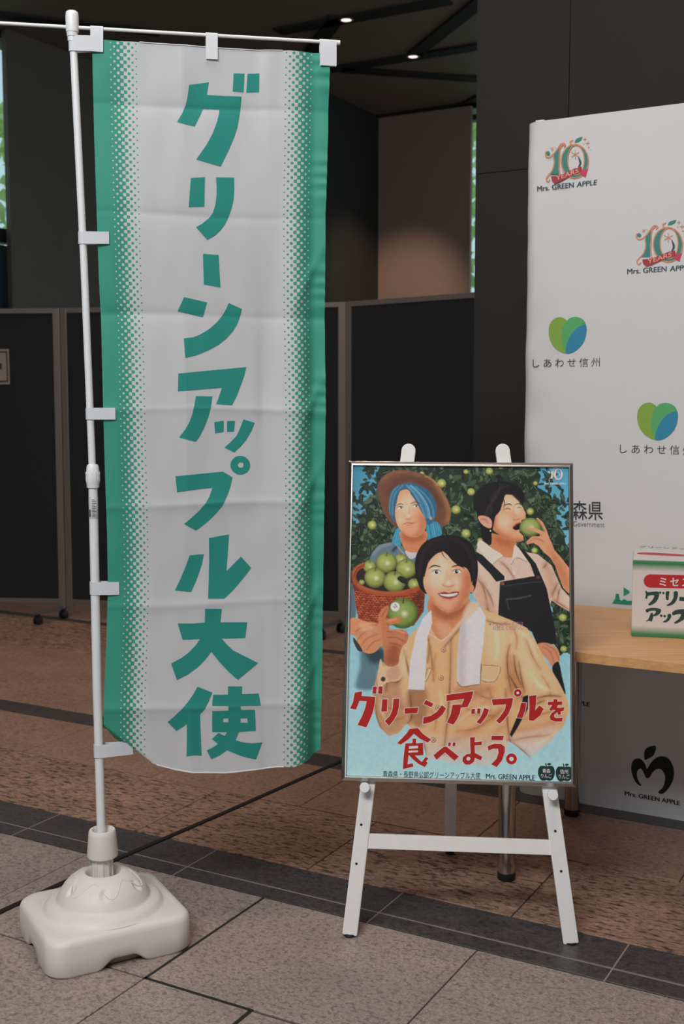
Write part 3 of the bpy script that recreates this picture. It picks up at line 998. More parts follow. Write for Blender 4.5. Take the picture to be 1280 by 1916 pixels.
def banner_mat():
    m, nt, b = new_mat('banner_cloth')
    N, L = nt.nodes, nt.links
    uv = N.new('ShaderNodeUVMap'); uv.uv_map = 'UVMap'
    sp = N.new('ShaderNodeSeparateXYZ'); L.new(uv.outputs[0], sp.inputs[0])
    def math_(op, a, b_=None, clamp=False):
        n = N.new('ShaderNodeMath'); n.operation = op; n.use_clamp = clamp
        for k, v in enumerate((a, b_)):
            if v is None: continue
            if isinstance(v, (int, float)): n.inputs[k].default_value = v
            else: L.new(v, n.inputs[k])
        return n.outputs[0]
    # distance from the nearer side edge: x in metres, mirrored
    X = math_('MULTIPLY', sp.outputs[0], 0.60)
    Xm = math_('MINIMUM', X, math_('SUBTRACT', 0.60, X))
    Y = math_('MULTIPLY', sp.outputs[1], 1.80)
    hp = 0.00925
    g = math_('MULTIPLY', math_('COSINE', math_('MULTIPLY', Xm, math.pi / hp)), math_('COSINE', math_('MULTIPLY', Y, math.pi / hp)))
    mr = N.new('ShaderNodeMapRange')
    mr.inputs['From Min'].default_value = 0.036; mr.inputs['From Max'].default_value = 0.114
    mr.inputs['To Min'].default_value = -1.05; mr.inputs['To Max'].default_value = 0.84
    mr.clamp = False
    L.new(Xm, mr.inputs['Value'])
    dot = math_('GREATER_THAN', g, mr.outputs[0])
    inside = math_('LESS_THAN', Xm, 0.1135)
    fac = math_('MULTIPLY', dot, inside)
    nz = N.new('ShaderNodeTexNoise'); nz.inputs['Scale'].default_value = 400
    mx = N.new('ShaderNodeMix'); mx.data_type = 'RGBA'
    mx.inputs[6].default_value = (0.785, 0.785, 0.79, 1)
    mx.inputs[7].default_value = (0.070, 0.44, 0.305, 1)
    L.new(fac, mx.inputs[0])
    L.new(mx.outputs[2], b.inputs['Base Color'])
    b.inputs['Roughness'].default_value = 0.6
    b.inputs['Specular IOR Level'].default_value = 0.35
    bp = N.new('ShaderNodeBump'); bp.inputs['Strength'].default_value = 0.05; bp.inputs['Distance'].default_value = 0.0005
    L.new(nz.outputs['Fac'], bp.inputs['Height']); L.new(bp.outputs[0], b.inputs['Normal'])
    out = N['Material Output']
    tl = N.new('ShaderNodeBsdfTranslucent'); L.new(mx.outputs[2], tl.inputs['Color'])
    ms = N.new('ShaderNodeMixShader'); ms.inputs[0].default_value = 0.26
    L.new(b.outputs[0], ms.inputs[1]); L.new(tl.outputs[0], ms.inputs[2]); L.new(ms.outputs[0], out.inputs['Surface'])
    return m
M['banner'] = banner_mat()
cloth = mesh('banner_cloth', V, F, M['banner'], banner, True)
uvl = cloth.data.uv_layers.new(name='UVMap')
loop_v = np.zeros(len(cloth.data.loops), int); cloth.data.loops.foreach_get('vertex_index', loop_v)
sta = np.array(st)[loop_v]; sta[:, 1] = 1 - sta[:, 1]
uvl.data.foreach_set('uv', sta.astype(np.float32).ravel())

# lettering, traced stroke by stroke (zoomed crops of the photograph -> photo pixels)
def Z(x0, y0, s, pts): return [(x0 + x / s, y0 + y / s) for x, y in pts]
k5 = 1280 / 220
A_ = lambda p: Z(300, 100, k5, p)
B2 = lambda p: Z(300, 420, k5, p)
C2 = lambda p: Z(300, 640, k5, p)
D2 = lambda p: Z(300, 840, k5, p)
E2 = lambda p: Z(300, 1120, k5, p)
glyphs = [
 [[A_([(312,348),(528,314),(506,452),(884,468),(876,570),(866,660),(838,810),(800,920),(740,1060),(656,1231),(390,1157),(500,1000),(570,870),(615,750),(640,655),(644,604),(466,600),(425,690),(372,795),(258,770),(183,746),(240,650),(275,565),(295,480)])],
  [A_([(798,216),(916,218),(908,418),(788,412)])], [A_([(950,218),(1078,216),(1076,416),(938,420)])]],
 [[A_([(331,1360),(484,1349),(478,1668),(308,1674)])],
  [A_([(605,1350),(803,1350),(805,1480),(798,1590),(770,1700),(735,1795),(700,1865),(650,1930),(590,1985),(511,2029),(388,1892),(450,1858),(520,1800),(570,1740),(598,1650),(612,1540),(612,1440)])]],
 [[B2([(464,320),(634,332),(655,684),(473,651)])]],
 [[B2([(258,791),(509,848),(463,1008),(189,944)])],
  [B2([(745,854),(889,918),(870,1000),(840,1080),(790,1160),(720,1240),(630,1310),(520,1370),(400,1420),(269,1453),(255,1241),(350,1230),(430,1200),(530,1140),(610,1070),(670,1000),(715,925)])]],
 [[C2([(196,343),(480,315),(938,272),(915,360),(880,460),(830,590),(778,687),(606,675),(640,590),(671,496),(300,527),(190,535)])],
  [C2([(386,588),(565,592),(550,700),(520,820),(480,920),(430,1020),(383,1084),(203,1037),(270,950),(320,860),(350,770),(370,680)])]],
 [[C2([(587,872),(688,856),(690,976),(596,992)])], [C2([(726,860),(812,858),(802,972),(726,976)])],
  [C2([(904,842),(1026,878),(990,970),(930,1070),(870,1140),(804,1201),(699,1148),(770,1085),(830,1020),(870,935)])]],
 [[C2(circ(870, 1340, 107, 102, 36)), C2(circ(875, 1337, 31, 31, 20))],
  [D2([(163,295),(682,247),(784,308),(765,400),(730,500),(670,620),(590,715),(500,800),(388,885),(257,815),(340,745),(420,670),(490,590),(535,510),(566,420),(380,440),(180,467)])]],
 [[D2([(318,1156),(473,1145),(455,1240),(420,1350),(380,1455),(333,1554),(157,1535),(220,1410),(270,1290)])],
  [D2([(529,970),(748,930),(735,1130),(718,1330),(878,1171),(987,1292),(930,1370),(860,1455),(780,1545),(692,1625),(518,1624),(526,1440),(532,1200)])]],
 [[E2([(486,106),(667,108),(652,254),(943,251),(920,420),(666,428),(720,490),(790,555),(900,610),(1058,690),(838,870),(740,785),(640,680),(551,570),(490,650),(410,730),(300,810),(178,873),(115,697),(230,635),(310,575),(380,505),(432,432),(320,438),(240,440),(188,264),(340,266),(482,256)])]],
 [[E2([(400,944),(562,1006),(520,1100),(480,1175),(425,1240),(435,1480),(443,1685),(360,1678),(281,1692),(285,1500),(285,1340),(235,1380),(171,1421),(77,1325),(150,1260),(220,1190),(290,1110),(350,1030)])],
  [E2([(731,940),(884,940),(880,1022),(1064,1017),(1085,1143),(866,1146),(868,1190),(1022,1190),(1031,1418),(848,1427),(810,1516),(900,1542),(990,1552),(1102,1545),(1033,1722),(950,1707),(860,1680),(718,1622),(640,1675),(547,1718),(498,1626),(560,1595),(620,1556),(556,1502),(625,1437),(695,1470),(718,1430),(557,1427),(558,1202),(733,1198),(733,1146),(556,1143),(569,1028),(731,1028)]),
   E2([(680,1280),(732,1280),(732,1324),(674,1322)]), E2([(864,1282),(938,1280),(944,1330),(866,1328)])]],
]
for gshape in glyphs:
    bm = bmesh.new()
    for loops in gshape:
        fl, tr = tess(loops)
        vv = [bm.verts.new((p[0], p[1], 0)) for p in fl]
        for t in tr:
            try: bm.faces.new([vv[i] for i in t])
            except ValueError: pass
    xs = [v.co.x for v in bm.verts]; ys = [v.co.y for v in bm.verts]
    for ax, lo, hi in ((0, min(xs), max(xs)), (1, min(ys), max(ys))):
        q = math.floor(lo / 4) * 4 + 4
        while q < hi:
            no = (1, 0, 0) if ax == 0 else (0, 1, 0)
            co = (q, 0, 0) if ax == 0 else (0, q, 0)
            bmesh.ops.bisect_plane(bm, geom=bm.verts[:] + bm.edges[:] + bm.faces[:], plane_co=co, plane_no=no)
            q += 4
    for v in bm.verts:
        v.co = cloth_pt(v.co.x, v.co.y, 0.0010)
    bm.normal_update()
    o = bm_out(bm, 'printed_character', M['teal'], banner, False)
    fix_up(o, nB, banner)
# hem stitched along the bottom and top
M['hem'] = plain('banner_hem', (226, 226, 228), 0.8)
hemv = [cloth_pt(*cloth_px(s, 1.0), 0.0006) for s in np.linspace(0.24, 0.815, 70)]
bm_out(tube(hemv, 0.0016, 6), 'bottom_hem', M['hem'], banner, True)
hemt = [cloth_pt(*cloth_px(s, 0.0), 0.0006) for s in np.linspace(0.20, 0.80, 50)]
bm_out(tube(hemt, 0.0014, 6), 'top_hem', M['hem'], banner, True)

# fastening strips that loop round the pole (side) and round the rod (top)
def strip(path, wdir, w, th=0.0012, name='fastening_strip'):
    """ribbon along a world path, w wide along wdir"""
    bm = bmesh.new()
    W_ = Vector(wdir) * w / 2
    n = len(path)
    rows = []
    for i, p in enumerate(path):
        p = Vector(p)
        t = (Vector(path[min(i + 1, n - 1)]) - Vector(path[max(i - 1, 0)])).normalized()
        nn = t.cross(Vector(wdir)).normalized() * th / 2
        rows.append([bm.verts.new(p - W_ - nn), bm.verts.new(p + W_ - nn), bm.verts.new(p + W_ + nn), bm.verts.new(p - W_ + nn)])
    for a, b in zip(rows, rows[1:]):
        for k in range(4):
            bm.faces.new((a[k], a[(k + 1) % 4], b[(k + 1) % 4], b[k]))
    bm.faces.new(rows[0][::-1]); bm.faces.new(rows[-1])
    return bm_out(bm, name, M['tab'], banner, True, angle=0.6)
def side_tab(y0, y1, xr, rise=0.0):
    zc_ = (at_y(160, y0, PY).z + at_y(160, y1, PY).z) / 2
    hgt = abs(at_y(160, y0, PY).z - at_y(160, y1, PY).z)
    c = pole_at(zc_); R_ = 0.0125 if zc_ < zj else 0.0102
    ym = (y0 + y1) / 2
    pe = cloth_pt(xr, ym, 0.0025)
    path = [pe, (pe + c - nB * -R_) / 2 + Vector((0, 0, rise / 2))]
    path[1] = pe.lerp(c + nB * R_, 0.5)
    a0 = math.atan2(nB.y, nB.x)
    for k in range(0, 15):
        a = a0 - math.pi * (k / 14.0)          # round the far (left) side of the pole
        path.append(c + Vector((math.cos(a), math.sin(a), 0)) * R_)
    back = cloth_pt(xr, ym, -0.0022)
    path += [back.lerp(c - nB * R_, 0.5), back]
    strip(path, (0, 0, 1), hgt)
side_tab(68, 97, 192); side_tab(434, 457, 204); side_tab(763, 785, 216); side_tab(1088, 1112, 223); side_tab(1392, 1416, 246)
def top_tab(x0, x1, y0, y1):
    xm = (x0 + x1) / 2
    p0 = BPL.hit(xm, y0)
    w = (BPL.hit(x1, y0) - BPL.hit(x0, y0)).length
    u_ = (p0 - r0).dot(rdir)
    c = r0 + rdir * u_
    R_ = 0.0056
    lowp = cloth_pt(xm, y1, 0.0045); lowb = cloth_pt(xm, y1, -0.0020)
    path = [lowp, lowp.lerp(c + nB * R_, 0.5)]
    for k in range(11):
        a = math.pi * k / 10
        path.append(c + nB * R_ * math.cos(a) + Vector((0, 0, 1)) * R_ * math.sin(a))
    path += [lowb.lerp(c - nB * R_, 0.5), lowb]
    strip(path, rdir, w)
top_tab(169, 193, 46, 98); top_tab(385, 407, 64, 112)
# slanting loop at the free corner
top_tab(598, 629, 74, 124)

# ================================================================== easel
eL, eR = on_z(652, 1755), on_z(1070, 1768)
e1 = (eR - eL).normalized()
eback = Vector((-e1.y, e1.x, 0))
TILT = math.radians(15.0)
e2 = (Vector((0, 0, 1)) * math.cos(TILT) + eback * math.sin(TILT)).normalized()
EPL = Plane(eL, e1, e2)                # front face of the easel's front legs
nE = EPL.n
easel = empty('display_easel', (eL + eR) / 2)
tag(easel, 'white painted wooden A-frame easel holding the framed poster', 'easel')
def leg_beam(name, pa, pb, wpx, th, round_top=True):
    """flat batten on the easel plane from pixel pa (bottom) to pb (top), wpx wide at the bottom"""
    A = Vector(EPL.ab(*pa)).to_2d() if False else np.array(EPL.ab(*pa)); B = np.array(EPL.ab(*pb))
    d = (B - A); L = np.linalg.norm(d); d /= L
    n = np.array([-d[1], d[0]])
    w = wpx / 2
    loop = [A - n * w, A + n * w]
    loop = [tuple(A + n * w), tuple(A - n * w)]
    if round_top:
        for k in range(13):
            a = -math.pi / 2 + math.pi * k / 12
            loop.append(tuple(B - d * w + d * w * math.cos(a) + n * w * math.sin(a)))
    else:
        loop += [tuple(B - n * w), tuple(B + n * w)]
    n_ = len(loop)
    bm = bmesh.new()
    f = [bm.verts.new(EPL.pt(a, b, 0.0)) for a, b in loop]
    g_ = [bm.verts.new(EPL.pt(a, b, -th)) for a, b in loop]
    bm.faces.new(f); bm.faces.new(g_[::-1])
    for i in range(n_):
        bm.faces.new((f[i], f[(i + 1) % n_], g_[(i + 1) % n_], g_[i]))
    bmesh.ops.recalc_face_normals(bm, faces=bm.faces)
    bmesh.ops.bevel(bm, geom=[e for e in bm.edges if e.calc_face_angle(0) > 0.8], offset=0.0015, segments=2, affect='EDGES')
    return bm_out(bm, name, M['white_wood'], easel), A, B, d
LW = 0.0375
legL, LA, LB, Ld = leg_beam('front_leg', (654, 1750), (766, 830), LW, 0.02)
legR, RA, RB, Rd = leg_beam('front_leg', (1069, 1766), (939, 830), LW, 0.02)
for A in (LA, RA):
    p = EPL.pt(A[0], A[1], -0.010)
    bm_out(lathe(Vector((p.x, p.y, 0.0)), (0, 0, 1), [(0, 0), (0.013, 0), (0.015, 0.004), (0.013, p.z + 0.004), (0, p.z + 0.004)], 20), 'rubber_foot', M['rubber'], easel, True, angle=0.7)
# cross bar
def ab_box(a0, b0, a1, b1, hw, h0, h1):
    """batten between two points in easel-plane coordinates"""
    A, B = np.array([a0, b0]), np.array([a1, b1])
    d = (B - A) / np.linalg.norm(B - A); n = np.array([-d[1], d[0]]) * hw
    o = EPL.pt(*(A - n), h0)
    return frame_box(o, EPL.pt(*(B - n), h0) - o, EPL.pt(*(A + n), h0) - o, nE * (h1 - h0), 0.0012)
cl, cr_ = EPL.ab(678, 1574), EPL.ab(1046, 1587)
bm_out(ab_box(*cl, *cr_, 0.0185, -0.022, -0.004), 'cross_bar', M['white_wood'], easel)
# rear leg, hinged behind a top rail
topm = EPL.pt((LB[0] + RB[0]) / 2, LB[1] - 0.10, -0.03)
tl_, tr_ = LB - Ld * 0.10, RB - Rd * 0.10
bm_out(ab_box(tl_[0], tl_[1], tr_[0], tr_[1], 0.022, -0.038, -0.0205), 'top_rail', M['white_wood'], easel)
rg = on_z(842, 1597)
rt = EPL.pt((tl_[0] + tr_[0]) / 2, tl_[1], -0.05)
rd = (rt - rg)
sx = e1 * 0.034
dep = rd.cross(e1).normalized() * 0.02
bm_out(frame_box(rg + rd.normalized() * 0.012 - sx * 0.5 - dep * 0.5, sx, dep, rd - rd.normalized() * 0.012, 0.0015), 'rear_leg', M['white_wood'], easel)
bm_out(lathe(rg, (0, 0, 1), [(0, 0), (0.012, 0), (0.013, 0.004), (0.012, 0.02), (0, 0.02)], 18), 'rubber_foot', M['rubber'], easel, True, angle=0.7)
# bolt heads
M['bolt'] = plain('dark_bolt_head', (52, 46, 44), 0.4, metal=0.6)
for (x, y) in ((676, 1543), (667, 1616), (1039, 1555), (1050, 1630)):
    bm_out(lathe(EPL.hit(x, y), nE, [(0.0033, -0.001), (0.0033, 0.0008), (0.002, 0.0014), (0, 0.0014)], 14), 'bolt', M['bolt'], easel, True)
# pegs that carry the frame
FT = 0.018                                     # frame thickness
for (x, y) in ((683.5, 1472), (1032, 1486)):
    bm_out(lathe(EPL.hit(x, y), nE, [(0, -0.002), (0.011, -0.002), (0.011, FT + 0.012), (0.0132, FT + 0.0125), (0.0132, FT + 0.018), (0.0122, FT + 0.0195), (0, FT + 0.0198)], 28), 'peg', M['white_plastic'], easel, True, angle=0.6)

# ================================================================== framed poster
PP = Plane(eL + nE * (FT + 0.002), e1, e2)        # front face of the frame
def quad_ab(pl, pts): return [np.array(pl.ab(*p)) for p in pts]
outer = quad_ab(PP, [(653, 861.5), (1070, 866), (1082, 1473), (637.5, 1461)])
al = (outer[0][0] + outer[3][0]) / 2; ar = (outer[1][0] + outer[2][0]) / 2
bt = (outer[0][1] + outer[1][1]) / 2; bb = (outer[2][1] + outer[3][1]) / 2
# a framed sheet is square: use the mean rectangle, turned by the small tilt of its lower edge
fr_rot = math.atan2(outer[2][1] - outer[3][1], outer[2][0] - outer[3][0]) * 0.5 + math.atan2(outer[1][1] - outer[0][1], outer[1][0] - outer[0][0]) * 0.5
cc = sum(outer) / 4
fw, fh = ar - al, bt - bb
c_, s_ = math.cos(fr_rot), math.sin(fr_rot)
FP = Plane(PP.pt(*cc), e1 * c_ + e2 * s_, -e1 * s_ + e2 * c_)
print('frame size', round(fw, 3), round(fh, 3), 'rot', round(math.degrees(fr_rot), 2))
frame = empty('poster_frame', FP.pt(0, -fh / 2, -FT / 2))
tag(frame, 'silver metal poster frame showing three illustrated farmers with green apples', 'framed poster')
RWd = 0.0135
def rail(name, a0, b0, a1, b1, hw):
    """frame rail with a stepped profile"""
    A, B = np.array([a0, b0]), np.array([a1, b1])
    d = (B - A) / np.linalg.norm(B - A); n = np.array([-d[1], d[0]])
    prof = [(-hw, -FT), (-hw, -0.0062), (-hw + 0.001, -0.0050), (0.0012, -0.0004), (0.0022, 0.0), (hw - 0.0016, 0.0), (hw - 0.0006, -0.0012), (hw, -0.0062), (hw, -FT)]
    bm = bmesh.new()
    ra, rb_ = [], []
    for w, h in prof:
        # mitred ends: inner side (w>0) is shorter
        qa = A + d * (w + hw) + n * w; qb = B - d * (w + hw) + n * w
        ra.append(bm.verts.new(FP.pt(qa[0], qa[1], h))); rb_.append(bm.verts.new(FP.pt(qb[0], qb[1], h)))
    m_ = len(prof)
    for i in range(m_):
        bm.faces.new((ra[i], ra[(i + 1) % m_], rb_[(i + 1) % m_], rb_[i]))
    bm.faces.new(ra[::-1]); bm.faces.new(rb_)
    return bm_out(bm, name, M['silver'], frame)
hw_ = RWd / 2
rail('frame_rail', -fw / 2, -fh / 2 + hw_, fw / 2, -fh / 2 + hw_, hw_)
rail('frame_rail', fw / 2 - hw_, -fh / 2, fw / 2 - hw_, fh / 2, hw_)
rail('frame_rail', fw / 2, fh / 2 - hw_, -fw / 2, fh / 2 - hw_, hw_)
rail('frame_rail', -fw / 2 + hw_, fh / 2, -fw / 2 + hw_, -fh / 2, hw_)
M['backing'] = plain('frame_backing_board', (120, 96, 76), 0.9)
bm_out(frame_box(FP.pt(-fw / 2 + 0.004, -fh / 2 + 0.004, -FT + 0.001), FP.e1 * (fw - 0.008), FP.e2 * (fh - 0.008), FP.n * 0.006), 'backing_board', M['backing'], frame)

# ---- the printed picture: painted on a canvas in numpy, carried as colours on a fine sheet
CW, CH, CS = 640, 953, 0.5
yy, xx = np.mgrid[0:CH, 0:CW]
xx = (xx + 0.5) / CS; yy = (yy + 0.5) / CS         # canvas coordinates as in the 2.84x zoom of the poster
ca = np.zeros((CH, CW, 3))
def blur(m, r):
    r = int(max(1, round(r * CS)))
    for ax in (0, 1):
        for _ in range(2):
            pd = np.pad(m, [(r + 1, r) if a == ax else (0, 0) for a in (0, 1)])
            c = np.cumsum(pd, ax)
            n = m.shape[ax]
            m = (c[2 * r + 1:2 * r + 1 + n] - c[0:n]) / (2 * r + 1) if ax == 0 else (c[:, 2 * r + 1:2 * r + 1 + n] - c[:, 0:n]) / (2 * r + 1)
    return m
def mask_at(pts, pad=0):
    """coverage of a polygon on its own patch of the canvas -> (patch, y0, x0)"""
    P_ = np.array(pts, float)
    e = int(pad * CS * 2) + 3
    x0 = max(0, int(P_[:, 0].min() * CS) - e); x1 = min(CW, int(P_[:, 0].max() * CS) + e)
    y0 = max(0, int(P_[:, 1].min() * CS) - e); y1 = min(CH, int(P_[:, 1].max() * CS) + e)
    if x1 <= x0 or y1 <= y0: return np.zeros((1, 1)), 0, 0
    acc = np.zeros((y1 - y0, x1 - x0))
    for oy in (-.25, .25):
        Yr = yy[y0:y1, x0] + oy / CS
        Xr = xx[y0, x0:x1]
        ins = [np.zeros(acc.shape, bool), np.zeros(acc.shape, bool)]
        for i in range(len(P_)):
            ax_, ay = P_[i - 1]; bx, by = P_[i]
            if ay == by: continue
            r = np.nonzero((ay > Yr) != (by > Yr))[0]
            if len(r) == 0: continue
            xi = (bx - ax_) * (Yr[r] - ay) / (by - ay) + ax_
            for q, ox in enumerate((-.25, .25)):
                ins[q][r] ^= (Xr[None, :] + ox / CS) < xi[:, None]
        acc += ins[0]; acc += ins[1]
    return acc / 4, y0, x0
def mask(pts):
    m, y0, x0 = mask_at(pts)
    f = np.zeros((CH, CW)); f[y0:y0 + m.shape[0], x0:x0 + m.shape[1]] = m
    return f
def lay(m, c, al=1.0, y0=0, x0=0):
    s_ = ca[y0:y0 + m.shape[0], x0:x0 + m.shape[1]]
    s_ += (np.array(S(c)) - s_) * (m * al)[..., None]
def poly(pts, c, al=1.0, soft=0, smooth=True, clip=None):
    m, y0, x0 = mask_at(closed_spline(pts, 5) if smooth else pts, soft)
    if soft: m = blur(m, soft)
    if clip is not None: m = m * clip[y0:y0 + m.shape[0], x0:x0 + m.shape[1]]
    lay(m, c, al, y0, x0)
    f = np.zeros((CH, CW)); f[y0:y0 + m.shape[0], x0:x0 + m.shape[1]] = m
    return f
def line(pts, w, c, al=1.0, soft=0, clip=None):
    return poly(stroke_loop(open_spline(pts, 6), w), c, al, soft, False, clip)
def disc(x, y, r, c, al=1.0, soft=0, ry=None, rot=0, clip=None):
    return poly(circ(x, y, r, ry, 22, rot), c, al, soft, False, clip)
z2 = lambda p: [(x * .4889, 113.8 + y * .4889) for x, y in p]
z3 = lambda p: [(625.8 + x * .4889, 113.8 + y * .4889) for x, y in p]
f1 = lambda p: [(x / 5.805 * 2.8444, (330 + y / 5.805) * 2.8444) for x, y in p]
f2 = lambda p: [((220 + x / 5.565) * 2.8444, (330 + y / 5.565) * 2.8444) for x, y in p]
rnd = random.Random(11)
# sky
t = np.clip((yy - 140) / 1650, 0, 1)[..., None]
ca[:] = np.array(S((78, 156, 184))) * (1 - t) + np.array(S((176, 212, 216))) * t
# orchard foliage
leafm = poly([(210,130),(330,135),(700,130),(1010,135),(1060,200),(1040,260),(1110,300),(1150,380),(1130,430),(1180,500),(1190,560),(1220,600),(1225,1140),(1150,1145),(1120,900),(900,640),(140,660),(130,800),(40,800),(40,470),(90,450),(130,400),(110,340),(190,280),(180,200)], (40, 52, 40), smooth=False)
leafbase = leafm.copy()
for i in range(2600):
    x, y = rnd.uniform(30, 1235), rnd.uniform(135, 1150)
    if y > (800 if x < 150 else 660) and x < 1080: continue
    inb = leafbase[min(CH - 1, int(y * CS)), min(CW - 1, int(x * CS))] > 0.5
    near = leafbase[max(0, int(y * CS) - 25):int(y * CS) + 26, max(0, int(x * CS) - 25):int(x * CS) + 26].max() > 0.5
    if not inb and (not near or rnd.random() < 0.35): continue
    a = rnd.uniform(0, math.pi)
    l = rnd.uniform(13, 26)
    c = rnd.choice([(34, 42, 34), (46, 60, 44), (66, 86, 60), (88, 108, 78), (40, 52, 42), (28, 34, 28), (56, 76, 54)])
    if not inb: c = rnd.choice([(38, 50, 40), (48, 64, 48), (34, 44, 36)])
    disc(x, y, l, c, 0.95, 0, l * rnd.uniform(.36, .52), a)
    if rnd.random() < 0.4:
        line([(x - math.cos(a) * l * .8, y - math.sin(a) * l * .8), (x + math.cos(a) * l * .8, y + math.sin(a) * l * .8)], 2.6, (128, 148, 118), 0.6)
for br in ([(45, 300), (100, 350), (180, 410)], [(110, 145), (150, 200), (200, 240)], [(1200, 330), (1140, 400), (1080, 440)], [(1090, 145), (1120, 215), (1080, 260)]):
    line(br, 6, (60, 56, 46), 0.8)
    for i in range(12):
        k = rnd.random(); q = br[0] if k < .3 else br[1] if k < .7 else br[2]
        disc(q[0] + rnd.uniform(-28, 28), q[1] + rnd.uniform(-24, 24), rnd.uniform(12, 18), rnd.choice([(40, 52, 40), (54, 70, 50)]), 1, 0, rnd.uniform(5, 8), rnd.uniform(0, 3.1))
def apple(x, y, r, base=(140, 150, 74), ry=None, stem=True, hi=(196, 200, 122), dk=(82, 92, 42), soft=True):
    ry = ry or r * 0.95
    m = disc(x, y, r, dk, 1, 0, ry)
    disc(x - r * .03, y - ry * .06, r * .88, base, 1, max(2, r * .12), ry * .86, clip=m)
    disc(x - r * .1, y - ry * .2, r * .55, hi, .55, max(2, r * .25), ry * .5, clip=m)
    disc(x + r * .12, y + ry * .05, r * .16, (238, 238, 200), .75, max(1, r * .1), clip=m)
    if stem:
        disc(x + r * .02, y - ry * .72, r * .3, dk, .6, max(1, r * .1), ry * .1, clip=m)
        line([(x, y - ry * .62), (x + r * .08, y - ry * .98)], max(2.4, r * .07), (58, 52, 34))
for x, y, r in ((785,175,20),(845,152,13),(660,178,14),(530,240,25),(687,285,21),(607,380,25),(660,507,25),(160,462,25),(1002,390,20),(1025,598,18),(735,545,15),(1175,955,22),(1180,1122,19),(425,190,14),(1030,240,12)):
    apple(x, y, r, (158, 164, 82), stem=False, hi=(214, 212, 128))

def face_feature_eye(x, y, w, h, tilt=0.0, look=0.15):
    poly([(x - w, y + tilt * -w), (x - w * .3, y - h), (x + w * .5, y - h * .9), (x + w, y + tilt * w), (x + w * .3, y + h * .8), (x - w * .5, y + h * .7)], (232, 220, 212))
    disc(x + w * look, y - h * .05, h * .95, (44, 32, 30))
    disc(x + w * look + h * .3, y - h * .4, h * .25, (240, 235, 230))
    line([(x - w * 1.08, y + tilt * -w), (x - w * .3, y - h * 1.15), (x + w * .5, y - h * 1.05), (x + w * 1.12, y + tilt * w)], [2, 4.2, 4, 2], (42, 30, 28))
SK, SKH, SKD, SKM = (226, 160, 120), (242, 204, 174), (170, 84, 46), (206, 132, 90)

# ---- left figure: straw hat, blue hair
poly([(188,260),(210,212),(254,180),(313,169),(372,175),(440,194),(499,231),(543,295),(570,348),(579,407),(567,451),(528,473),(489,451),(450,440),(300,470),(288,476),(244,432),(215,378),(196,309)], (112, 72, 54))
hat = mask(closed_spline([(188,260),(210,212),(254,180),(313,169),(372,175),(440,194),(499,231),(543,295),(570,348),(579,407),(567,451),(528,473),(489,451),(450,440),(300,470),(288,476),(244,432),(215,378),(196,309)], 5))
line([(500, 235), (548, 310), (572, 390), (560, 455)], 26, (164, 116, 78), .8, 10, hat)
line([(205, 230), (260, 188), (330, 178), (430, 200)], 18, (140, 92, 68), .8, 8, hat)
line([(240, 300), (300, 225), (380, 215), (470, 270), (520, 370)], 26, (84, 52, 42), .7, 12, hat)
line([(440, 196), (480, 215), (512, 250)], 14, (186, 142, 92), .8, 4, hat)
for i in range(40):
    a = rnd.uniform(-2.9, .6); r0_ = rnd.uniform(.72, .97)
    x, y = 383 + 190 * r0_ * math.cos(a), 325 + 150 * r0_ * math.sin(a)
    line([(x - 14 * math.sin(a), y + 11 * math.cos(a)), (x + 14 * math.sin(a), y - 11 * math.cos(a))], 2, rnd.choice([(90, 56, 44), (150, 100, 70)]), .35, 0, hat)
# shirt
sh = poly(z2([(290,1120),(310,1050),(340,1000),(400,930),(500,905),(570,895),(640,930),(720,1010),(850,1000),(900,930),(960,1000),(960,1300),(290,1300)]), (98, 118, 128), smooth=False)
line(z2([(330,1040),(420,950),(540,915)]), 14, (138, 156, 164), .7, 6, sh)
line(z2([(560,900),(610,950),(700,1060)]), 7, (150, 164, 170), .8)
line(z2([(545,1000),(600,945)]), 16, (42, 52, 60), .9, 3)
poly(z2([(690,990),(830,980),(800,1060),(740,1080)]), (196, 188, 186))
# neck, hair behind, face
poly(z2([(545,900),(570,800),(610,740),(650,800),(640,930),(600,925)]), (64, 150, 176))
poly(z2([(930,700),(1040,680),(1090,800),(1030,850),(960,900),(920,840)]), (60, 140, 168))
for i in range(16):
    x = rnd.uniform(560, 640); line(z2([(x + 20, 780), (x - 10, 900)]), 2.2, rnd.choice([(110, 196, 216), (36, 88, 112)]), .6)
    x = rnd.uniform(950, 1060); line(z2([(x - 20, 700), (x + 10, 860)]), 2.2, rnd.choice([(110, 190, 212), (36, 80, 104)]), .6)
nk = poly(z2([(645,780),(915,780),(905,910),(830,1000),(760,1010),(700,990),(655,920)]), SKM)
line(z2([(660,820),(760,870),(900,830)]), 36, SKD, .8, 12, nk)
F1 = [(590,470),(620,360),(690,325),(750,345),(810,440),(880,560),(920,650),(912,740),(880,800),(830,838),(770,846),(700,826),(640,770),(595,690),(578,590)]
fm = poly(z2(F1), SK)
poly(z2([(600,560),(650,430),(720,380),(790,450),(770,560),(700,600)]), SKH, .7, 18, clip=fm)
poly(z2([(600,620),(680,640),(680,690),(620,700)]), SKH, .7, 12, clip=fm)
poly(z2([(850,560),(940,640),(910,800),(800,860),(840,760)]), SKD, .75, 22, clip=fm)
line(z2([(640,780),(740,838),(860,810)]), 14, SKD, .6, 8, fm)
hair1 = [(540,340),(600,285),(700,250),(800,265),(930,330),(1000,420),(1032,520),(1012,620),(975,690),(925,705),(905,640),(860,560),(800,450),(755,385),(720,330),(660,325),(620,370),(595,470),(575,560),(575,680),(540,640),(512,560),(512,450)]
hm = poly(z2(hair1), (52, 98, 128))
